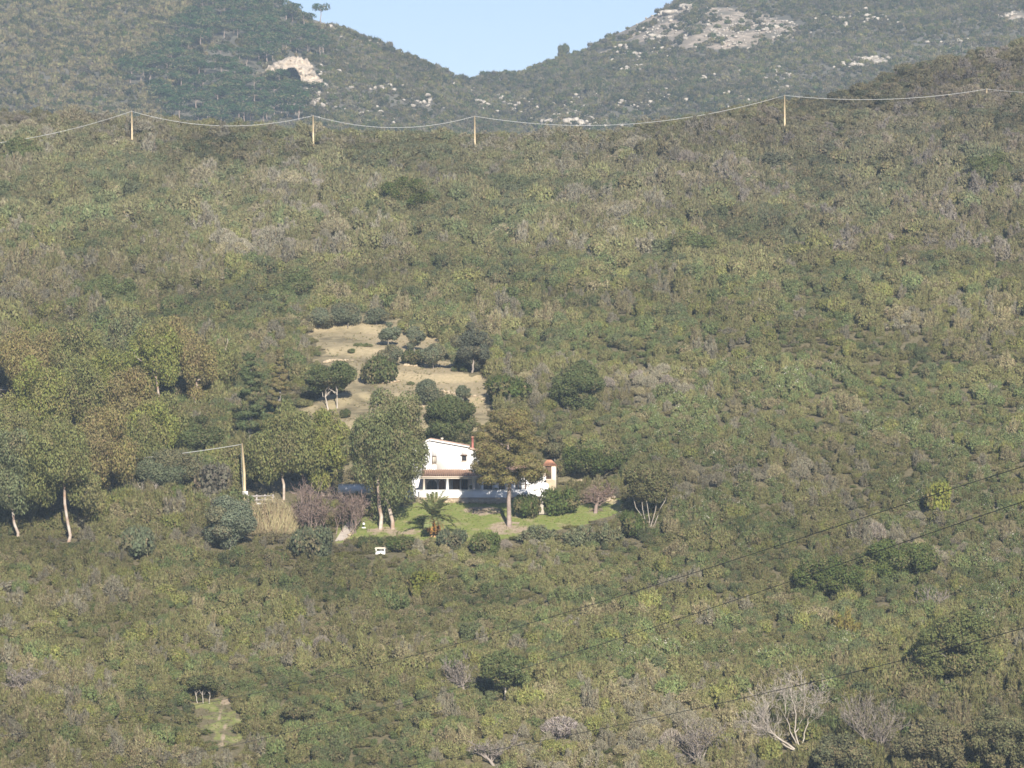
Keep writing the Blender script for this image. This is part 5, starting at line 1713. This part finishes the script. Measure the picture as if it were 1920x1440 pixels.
def far_pine_mesh(seed):
    rng = np.random.default_rng(seed)
    nl = 9
    a = rng.random(nl) * 6.283; q = np.sqrt(rng.random(nl)) * 2.7
    C = np.stack([np.cos(a) * q, np.sin(a) * q, 5.0 + 1.5 * (1 - (q / 2.9) ** 2) + rng.normal(size=nl) * .2], 1)
    mb = MB(); cloud(mb, rng, C, np.full(nl, 1.6), 520, 0.42, 0.6, squash=0.8, keep=0.6, up=0.25, scatter=0.7)
    t = MB(); P, r = limb(rng, [0, 0, -.6], [rng.normal() * .3, 0, 6.0], 0.2, 0.12, 5, .03); t.tube(P, r, 5)
    for j in range(4):
        P, r = limb(rng, [0, 0, 4.4], C[j], .1, .05, 4, .05); t.tube(P, r, 4)
    return mb.mesh('crown', [LEAF]), t.mesh('trunk', [M['pine_bark']])


FP = [far_pine_mesh(310 + i) for i in range(5)]
PINE_T = np.array([0.050, 0.090, 0.032])


def far_pine(p, s, label, group, tint=PINE_T, flat=1.0):
    o = empty('umbrella_pine', p, label, 'pine', group, rz=RF.random() * 6.28)
    cm, tm = FP[RF.integers(0, len(FP))]
    o.scale = (s * flat, s * flat, s)
    for nm, me in (('trunk', tm), ('crown', cm)):
        c = bpy.data.objects.new(nm, me); COL.objects.link(c); c.parent = o
        if nm == 'crown':
            k = RF.uniform(.85, 1.2); c['tint'] = [float(x * k) for x in tint]
    return o


WOOD = [(528, -30), (540, 26), (570, 50), (604, 66), (612, 100), (598, 112), (560, 104), (520, 112), (486, 134), (478, 158), (560, 158), (598, 162), (588, 196), (560, 232), (430, 240), (330, 236),
        (300, 205), (285, 170), (226, 162), (238, 132), (300, 112), (322, 78), (356, 30), (440, -30)]
PINES = []
tries = 0
while len(PINES) < 285 and tries < 9000:
    tries += 1
    X = RF.uniform(-185, -75); Y = RF.uniform(1500, 1880)
    Z = float(zfar(X, Y)); px, py = 960 + F * X / Y, HROW - F * Z / Y
    if not bool(inpoly(px, py, WOOD)): continue
    if bool(inpoly(px, py, [(478, 172), (490, 136), (520, 110), (560, 102), (590, 120), (608, 172), (566, 172), (553, 140), (530, 150), (505, 172)])): continue
    if vnoise(X / 16, Y / 22, 71) < 0.22: continue
    if any((X - a) ** 2 + (Y - b) ** 2 < 4.3 ** 2 for a, b in PINES): continue
    PINES.append((X, Y))
for X, Y in PINES:
    Z = float(zfar(X, Y)); qx, qy = 960 + F * X / Y, HROW - F * Z / Y
    part_ = ('skyline top' if qy < 45 else 'upper part' if qy < 95 else 'middle' if qy < 150 else 'foot') + ' of the far pine wood, ' + (
        'towards its left end' if qx < 360 else 'at its centre' if qx < 480 else 'on its right side')
    if 470 < qx < 615 and 95 < qy < 175: part_ = ('far pine wood just above' if qy < 120 else 'far pine wood just below') + ' the pale arched outcrop'
    far_pine((X, Y, Z), RF.uniform(.62, 1.0), 'dark umbrella pine in the ' + part_, 'umbrella pines of the far wood', flat=RF.uniform(1.25, 1.6))
for px, pb, pt_, lab in ((340, 104, 72, 'tall umbrella pine with a bare trunk at the upper left edge of the pine wood'), (293, 140, 112, 'umbrella pine with a bare trunk at the left edge of the pine wood'),
                         (268, 142, 118, 'umbrella pine next to the leftmost one of the pine wood'), (245, 156, 124, 'leftmost umbrella pine of the pine wood'),
                         (433, 208, 178, 'umbrella pine with a thin white trunk near the foot of the pine wood'), (583, 88, 62, 'umbrella pine with a bare trunk above the arched rock outcrop'),
                         (556, 104, 80, 'umbrella pine immediately behind the top of the arched rock outcrop')):
    p = at(px, pb); far_pine(p, (pb - pt_) * p[1] / F / 7.3, lab, None, flat=1.15)
p = at(602, 42); far_pine(p, 36 * p[1] / F / 7.3, 'lone umbrella pine standing on the skyline left of the saddle', None, flat=0.95)


def far_bush(px, pb, pt_, w, tint, lab, cat='tree'):
    p = at(px, pb); s = p[1] / F
    i = KIDX['dense'][int(px) % 2]
    o = bpy.data.objects.new('ridge_tree', PROTO[i][1]); COL.objects.link(o)
    o.location = p; o.scale = (w * s / 1.9, w * s / 1.9, (pb - pt_) * s / 1.1); o['tint'] = [float(x) for x in tint]
    tag(o, lab, cat)


far_bush(1190, 38, 23, 14, T_DARK, 'small round tree on the skyline high on the right hill')
far_bush(1057, 106, 83, 24, T_DARK, 'wider of the two trees on the skyline right of the saddle')
far_bush(1081, 98, 75, 18, T_DARK, 'narrow dark tree on the skyline right of the saddle')
far_bush(1035, 112, 98, 16, T_DARK, 'low bush on the skyline left of the two trees by the saddle')
far_bush(1112, 178, 146, 32, T_DARK * .9, 'dark solitary tree on the slope below the two skyline trees')
far_bush(1275, 185, 160, 26, T_DARK * .9, 'dark tree on the right hill just above the crest cable')

# far scrub: uncountable
def far_proto(seed, n=170, w=0.34, h=0.46):
    return bush_round(seed, nl=6, n=n, w=w, h=h, hgt=0.95, spread=0.6, lr=(0.35, 0.55), stems=0)
FARP = [far_proto(330 + i).mesh('far_bush', [LEAF]) for i in range(4)]
step = 2.3
gx, gy = np.meshgrid(np.arange(-290, 290, step), np.arange(1490, 1985, step * 1.25))
gx = gx.ravel() + RF.uniform(-.5, .5, gx.size) * step * 1.3; gy = gy.ravel() + RF.uniform(-.5, .5, gy.size) * step * 1.5
gz = zfar(gx, gy)
px, py = 960 + F * gx / gy, HROW - F * gz / gy
vis = (px > -90) & (px < 2010) & (py > -60) & (py < 262)
# hidden beyond the skyline: nothing to grow there
vis &= gy < np.interp(px, [300, 800, 900, 1000, 1400], [1850, 1850, 1930, 1950, 1990]) + 6
bare = np.zeros(len(gx))
for cx, cy_, rx, ry in FAR_BARE:
    bare = np.maximum(bare, 1.15 - (((px - cx) / rx) ** 2 + ((py - cy_) / ry) ** 2) * 0.6)
nz_ = fbm(gx / 9, gy / 12, 81, 3)
vis &= ~((bare > 0.3) & (nz_ < 0.57) & (RF.random(len(gx)) < 0.93))
vis &= ~((nz_ < 0.20) & (px > 560))
vis &= ~((np.abs(px - 602) < 16) & (py < 48))
vis &= ~inpoly(px, py, [(484, 158), (490, 138), (503, 125), (520, 115), (540, 107), (560, 106), (578, 113), (590, 127), (597, 142), (606, 160), (580, 160), (562, 150), (553, 128), (530, 134), (500, 146)])
vis &= ~(inpoly(px, py, WOOD) & (RF.random(len(gx)) < .8))
gx, gy, gz, px, py = gx[vis], gy[vis], gz[vis], px[vis], py[vis]
n = len(gx)
big = fbm(gx / 30, gy / 40, 83, 3)
sz = (0.85 + 1.1 * RF.random(n) ** 1.6) * (0.85 + 0.5 * big) * np.where(px < 560, 1.2, 1.0)
c1 = fbm(gx / 14, gy / 20, 85, 3)[:, None]; c2 = RF.random(n)[:, None]
FT = np.where(c2 < 0.30, T_GREY * 0.95, np.where(c2 < 0.55, T_OLIVE, np.where(c2 < 0.75, T_GREEN * 0.8, np.where(c2 < 0.9, T_DARK * 0.9, T_TAN))))
FT = FT * np.where(c1 < 0.47, 0.58, 0.84) * RF.uniform(.85, 1.15, n)[:, None]
FT = np.where((px[:, None] < 420) & (RF.random(n)[:, None] < .4), T_TAN * .9, FT)
scatter('far_scrub', np.stack([gx, gy, gz - .1], 1), RF.random(n) * 6.28, np.stack([sz, sz, sz * RF.uniform(.8, 1.15, n)], 1), RF.integers(0, 4, n), FT, proto_collection('far_bush', FARP))

# ------------------------------------------------------------------ scrub of the near hillside
RS = np.random.default_rng(400)
rows = []
y = 388.0
while y < 770:
    st_ = 1.30 + 0.0014 * (y - 400)
    half = y * 0.128 + 14
    xs = np.arange(-half, half, st_)
    rows.append(np.stack([xs + RS.uniform(-.5, .5, len(xs)) * st_ * 1.3, y + RS.uniform(-.5, .5, len(xs)) * st_ * 1.5], 1))
    y += st_ * 1.12
G = np.concatenate(rows)
gx, gy = G[:, 0], G[:, 1]
gz = zmid(gx, gy)
px, py = 960 + F * gx / gy, HROW - F * gz / gy
ok = np.ones(len(gx), bool)
# open ground: house platform, lawn, clearing
ok &= ~((gx > -21) & (gx < 5.5) & (gy > 496.2) & (gy < 513))
ok &= ~((gx > -32) & (gx < -18) & (gy > 497) & (gy < 507))
ok &= ~((gx > 3) & (gx < 9) & (gy > 496) & (gy < 505))
nzc = fbm(gx / 5, gy / 6, 91, 3)
cl = inpoly(px, py, CLEARING, 22) & (gy > 520) & (gy < 620)
for q_ in SMALL_BARE: cl |= inpoly(px, py, q_) & (gy > 450) & (gy < 640)
ok &= ~(cl & (nzc < 0.78))
ok &= ~(inpoly(px, py, LAWN) & (gy > 470) & (gy < 499))
ok &= ~(inpoly(px, py - 16, LAWN) & (gy > 470) & (gy < 499) & (px > 940))
LOW2 = [(x, yv) for x, yv in LOWER_CLEARING]
ok &= ~(inpoly(px, py + 0, LOW2) & (gy < 440))
ok &= ~blocked(np.stack([gx, gy, gz], 1))
gx, gy, gz, px, py = gx[ok], gy[ok], gz[ok], px[ok], py[ok]
n = len(gx)
f1 = fbm(gx / 16, gy / 22, 93, 3); f2 = fbm(gx / 7, gy / 9, 95, 3); f3 = fbm(gx / 40, gy / 55, 97, 2)
rnd = RS.random(n)
# size: small bushes on the middle right, larger ones high up and at the lower right
base = 0.98 + 0.60 * sstep(gy, 540, 660) + 0.45 * sstep(px, 1250, 1500) * sstep(py, 1180, 1330) + 0.55 * (1 - sstep(px, 200, 560)) * sstep(py, 560, 600) * (1 - sstep(py, 980, 1010))
sz = base * (0.50 + 0.85 * RS.random(n) ** 1.8) * (0.70 + 0.7 * f2)
sz = np.maximum(sz, 0.66)
grove = (px < 455) & (py > 640) & (py < 985)
sz = np.where(grove, np.maximum(sz, 1.25 + .7 * rnd), sz)
infront = (gy > 440) & (gy < 484) & (px > 600) & (px < 1190) & (py < 1075)      # low growth below the lawn
sz = np.where(infront, np.minimum(sz, 0.9), sz)
belowcl = inpoly(px, py - 45, CLEARING) & (gy > 505) & (gy < 620)
sz = np.where(belowcl | cl[ok], np.minimum(sz, 0.6), sz)
nearlow = inpoly(px, py - 34, LOWER_CLEARING) & (gy < 440)
sz = np.where(nearlow, np.minimum(sz, 0.5), sz)
# kinds: patches where grey leafless shrubs, heaths or leafy bushes prevail
u = rnd * 0.42 + (f1 - 0.5) * 1.05 + 0.27
u = u - 0.10 * sstep(px, 1380, 1500) * sstep(py, 1230, 1330)
kind = np.where(u < 0.30, 0, np.where(u < 0.52, 1, np.where(u < 0.84, 2, 3)))
fl = (fbm(gx / 9, gy / 12, 99, 2) > 0.56) & (px > 1150) & (py > 700) & (py < 1260) & (RS.random(n) < 0.55)
kind = np.where(fl, 4, kind)
kind = np.where((RS.random(n) < 0.36 - 0.22 * sstep(gy, 540, 640) - 0.2 * sstep(px, 1250, 1500) * sstep(py, 1180, 1330)) & (kind < 4), 5, kind)
kn = ['dense', 'round', 'heath', 'bare', 'fleck', 'patch']
pid = np.zeros(n, int)
for i, k in enumerate(kn):
    c = np.array(KIDX[k]); m_ = kind == i
    pid[m_] = c[RS.integers(0, len(c), m_.sum())]
c2 = RS.random(n)[:, None]
K = kind[:, None]
TN = np.where(K == 0, np.where(c2 < .45, T_DARK * 1.25, np.where(c2 < .8, T_GREEN, T_OLIVE * .9)),
     np.where(K == 1, np.where(c2 < .5, T_OLIVE, np.where(c2 < .75, T_YEL * .9, T_GREEN * 1.15)),
     np.where(K == 2, np.where(c2 < .5, T_OLIVE * 1.1, np.where(c2 < .72, T_TAN, T_GREY)),
     np.where(K == 3, np.where(c2 < .5, T_GREY * 1.1, np.where(c2 < .65, T_MAUVE * .95, T_TAN * 1.1)),
     np.where(K == 5, np.where(u[:, None] < .42, np.where(c2 < .5, T_GREEN * 1.1, T_OLIVE), np.where(u[:, None] < .66, np.where(c2 < .6, T_OLIVE * 1.05, T_TAN), np.where(c2 < .5, T_TAN, T_GREY))), T_GREEN * 1.2)))))
# greyer and browner towards the crest, fresher low down
hi_ = sstep(gy, 560, 720)[:, None]
g_ = TN.mean(1, keepdims=True)
TN = TN * (0.80 - 0.30 * hi_) + (g_ * np.array([1.08, 1.01, 0.86])) * (0.20 + 0.30 * hi_)
TN = TN * np.clip(0.62 + 1.05 * fbm(gx / 26 + gy / 60, gy / 34, 197, 3), .72, 1.35)[:, None] * np.clip(0.65 + 0.8 * f2, .82, 1.15)[:, None] * RS.uniform(.90, 1.10, n)[:, None]
ur_ = (sstep(px, 1150, 1500) * (1 - sstep(py, 420, 640)))[:, None]      # greyer, taller growth at the upper right
TN = TN * (1 - 0.22 * (sstep(px, 1380, 1520) * sstep(py, 1230, 1340))[:, None])
TN = TN * (1 - 0.08 * ur_) * (1 - ur_ * np.array([0.0, 0.03, -0.10]))
scl = np.stack([sz * RS.uniform(.85, 1.15, n), sz * RS.uniform(.85, 1.15, n), sz * RS.uniform(.95, 1.55, n) * np.where(infront | (belowcl | cl[ok]) | nearlow, 0.8, 1.0) * (1 - 0.34 * sstep(gy, 685, 735))], 1)
P = np.stack([gx, gy, gz - 0.08 * sz], 1)
rz_ = RS.random(n) * 6.283

# the 300 bushes that show largest are objects of their own
inv = (px > 5) & (px < 1915) & (py > 60) & (py < 1436)
app = np.where(inv, sz / gy, 0)
order = np.argsort(-app)[:290]
NAMES = {'dense': ('leafy_bush', 'compact leafy bush'), 'round': ('loose_bush', 'loose-crowned bush'), 'heath': ('heath_bush', 'fine-sprayed heath bush'),
         'bare': ('leafless_bush', 'leafless twiggy bush'), 'patch': ('mixed_bush', 'ragged patch of mixed low bush'), 'fleck': ('flecked_bush', 'green bush flecked with pale stalks')}
MARKS = [(1482, 1345, 'the white dead tree'), (948, 1270, 'the oak over the dark hollow'), (415, 1355, 'the small grassy clearing'), (713, 1035, 'the white masonry box'),
         (1800, 1220, 'the broad leafy oak'), (1690, 1055, 'the lush oak under the wires'), (1052, 1365, 'the pale grey domed bush'), (556, 1350, 'the little umbrella-shaped oak'),
         (45, 1275, 'the thin leafless tree at the left edge'), (1640, 1360, 'the leafless grey tree'), (1308, 1385, 'the leafless fanned tree'), (930, 1400, 'the two-stemmed leafless tree'),
         (795, 1092, 'the bright green bush below the palm'), (260, 1015, 'the grey-green bush below the grove'), (1585, 1170, 'the yellow-brown bush'), (1184, 985, 'the right tip of the lawn'),
         (1762, 930, 'the vivid yellow-green bush'), (1086, 725, 'the lone dark oak right of the clearing'), (1860, 318, 'the dark oak near the right edge'), (762, 368, 'the lone green oak upslope'),
         (247, 235, 'the leftmost crest pole'), (1471, 212, 'the right crest pole'), (890, 250, 'the crest pole below the saddle'), (556, 535, 'the dark oak above the clearing'), (205, 545, 'the oak clump above the grove')]


def hue_word(c):
    r, g, b = c
    v = (r + g + b) / 3
    h = 'green' if g > r * 1.03 else 'olive' if g > r * 0.93 and b < g * 0.5 else 'tan' if b < g * 0.58 else 'grey'
    return ('dark ' if v < 0.095 else 'pale ' if v > 0.2 else '') + h


LAB = {}
for i in order:
    k = PROTO[pid[i]][0]
    o = bpy.data.objects.new(NAMES[k][0], PROTO[pid[i]][1]); COL.objects.link(o)
    o.location = P[i]; o.scale = scl[i]; o.rotation_euler = (0, 0, rz_[i]); o['tint'] = [float(x) for x in TN[i]]
    by = py[i] - sz[i] * 0.6 * F / gy[i]
    mx_, my_, nm_ = min(MARKS, key=lambda m_: (m_[0] - px[i]) ** 2 + (m_[1] - by) ** 2)
    dx, dy = px[i] - mx_, by - my_
    far_ = 'well ' if math.hypot(dx, dy) > 150 else ''
    if abs(dx) > 2.2 * abs(dy): where = 'left of' if dx < 0 else 'right of'
    elif abs(dy) > 2.2 * abs(dx): where = 'above' if dy < 0 else 'below'
    else: where = ('above' if dy < 0 else 'below') + ' and ' + ('left of' if dx < 0 else 'right of')
    size = 'large ' if sz[i] > np.percentile(sz[order], 70) else ''
    lab = size + hue_word(TN[i]) + ' ' + NAMES[k][1] + ' ' + far_ + where + ' ' + nm_
    tag(o, ' '.join(lab.split()[:16]), 'bush', 'bushes of the scrub slope')
rest = np.ones(n, bool); rest[order] = False
scatter('hillside_scrub', P[rest], rz_[rest], scl[rest], pid[rest], TN[rest], proto_collection('bush', [m_ for _, m_ in PROTO]))

# low undergrowth that closes the gaps between the bushes
m_ = 14000
X = RS.uniform(-120, 120, m_); Y = RS.uniform(390, 700, m_); Z = zmid(X, Y)
qx, qy = 960 + F * X / Y, HROW - F * Z / Y
k_ = (np.abs(X) < Y * 0.13) & ~inpoly(qx, qy, LAWN) & ~(inpoly(qx, qy, CLEARING, 22) & (Y > 520) & (Y < 620)) & ~inpoly(qx, qy, LOWER_CLEARING)
k_ &= ~((X > -32) & (X < 9) & (Y > 495) & (Y < 513))
for q_ in SMALL_BARE: k_ &= ~inpoly(qx, qy, q_)
X, Y, Z = X[k_], Y[k_], Z[k_]; m_ = len(X)
s_ = RS.uniform(.45, .8, m_); c3 = RS.random(m_)[:, None]
ti = np.where(c3 < .4, T_OLIVE, np.where(c3 < .65, T_TAN, np.where(c3 < .8, T_GREEN, T_GREY))) * RS.uniform(.7, 1.05, m_)[:, None]
PT = [m__ for kd_, m__ in PROTO if kd_ == 'patch']
scatter('undergrowth', np.stack([X, Y, Z - .05], 1), RS.random(m_) * 6.28, np.stack([s_, s_, s_ * .75], 1), RS.integers(0, len(PT), m_), ti, proto_collection('low_patch', PT))

# ------------------------------------------------------------------ grasses
def tuft(seed, n=16):
    rng = np.random.default_rng(seed); mb = MB()
    a = rng.random(n) * 6.283; L = np.stack([np.cos(a) * .5, np.sin(a) * .5, np.ones(n)], 1)
    hh = 0.5 + .5 * rng.random(n)
    mb.leaves(L * hh[:, None] * .45 + rng.normal(size=(n, 3)) * [.15, .15, 0], rng.normal(size=(n, 3)) + [0, -.6, 0], L, 0.12, hh, rng=rng)
    return mb.mesh('tuft', [LEAF])
TUFT = [tuft(420 + i) for i in range(4)]


def grass(name, poly, y0, y1, x0, x1, dens, size, tints, gate=0.3):
    m_ = int((x1 - x0) * (y1 - y0) * dens)
    X = RS.uniform(x0, x1, m_); Y = RS.uniform(y0, y1, m_); Z = zmid(X, Y)
    px, py = 960 + F * X / Y, HROW - F * Z / Y
    k = inpoly(px, py, poly) & (fbm(X / 2.2, Y / 2.2, 77, 3) > gate)
    X, Y, Z = X[k], Y[k], Z[k]; m_ = len(X)
    s = size * RS.uniform(.5, 1.3, m_)
    ti = np.array(tints)[RS.integers(0, len(tints), m_)] * RS.uniform(.8, 1.2, m_)[:, None]
    scatter(name, np.stack([X, Y, Z], 1), RS.random(m_) * 6.28, np.stack([s, s, s], 1), RS.integers(0, 4, m_), ti, COLT)


COLT = proto_collection('tuft', TUFT)
grass('lawn_grass', LAWN, 478, 497, -22, 14, 5.0, 0.16, [(.18, .23, .055), (.22, .24, .065), (.19, .22, .06), (.27, .25, .115)], 0.42)
grass('dry_grass', CLEARING, 522, 600, -30, 0, 1.6, 0.3, [(.42, .34, .20), (.36, .29, .17), (.30, .26, .13), (.22, .22, .10)], 0.45)
grass('meadow_grass', LOWER_CLEARING, 395, 440, -36, -22, 3.0, 0.2, [(.13, .16, .05), (.2, .19, .08), (.30, .25, .15)], 0.4)

# ------------------------------------------------------------------ air
hm, HN, HL = new_mat('haze_air')
pv = HN.new('ShaderNodeVolumePrincipled')
pv.inputs['Color'].default_value = (0.66, 0.83, 1.0, 1)
pv.inputs['Density'].default_value = HAZE
pv.inputs['Anisotropy'].default_value = 0.0
ho = HN.new('ShaderNodeOutputMaterial'); HL.new(pv.outputs[0], ho.inputs['Volume'])
mb = MB(); mb.box(-760, 760, -170, 2210, -130, 330)
tag(mb.build('haze', hm), kind='stuff')
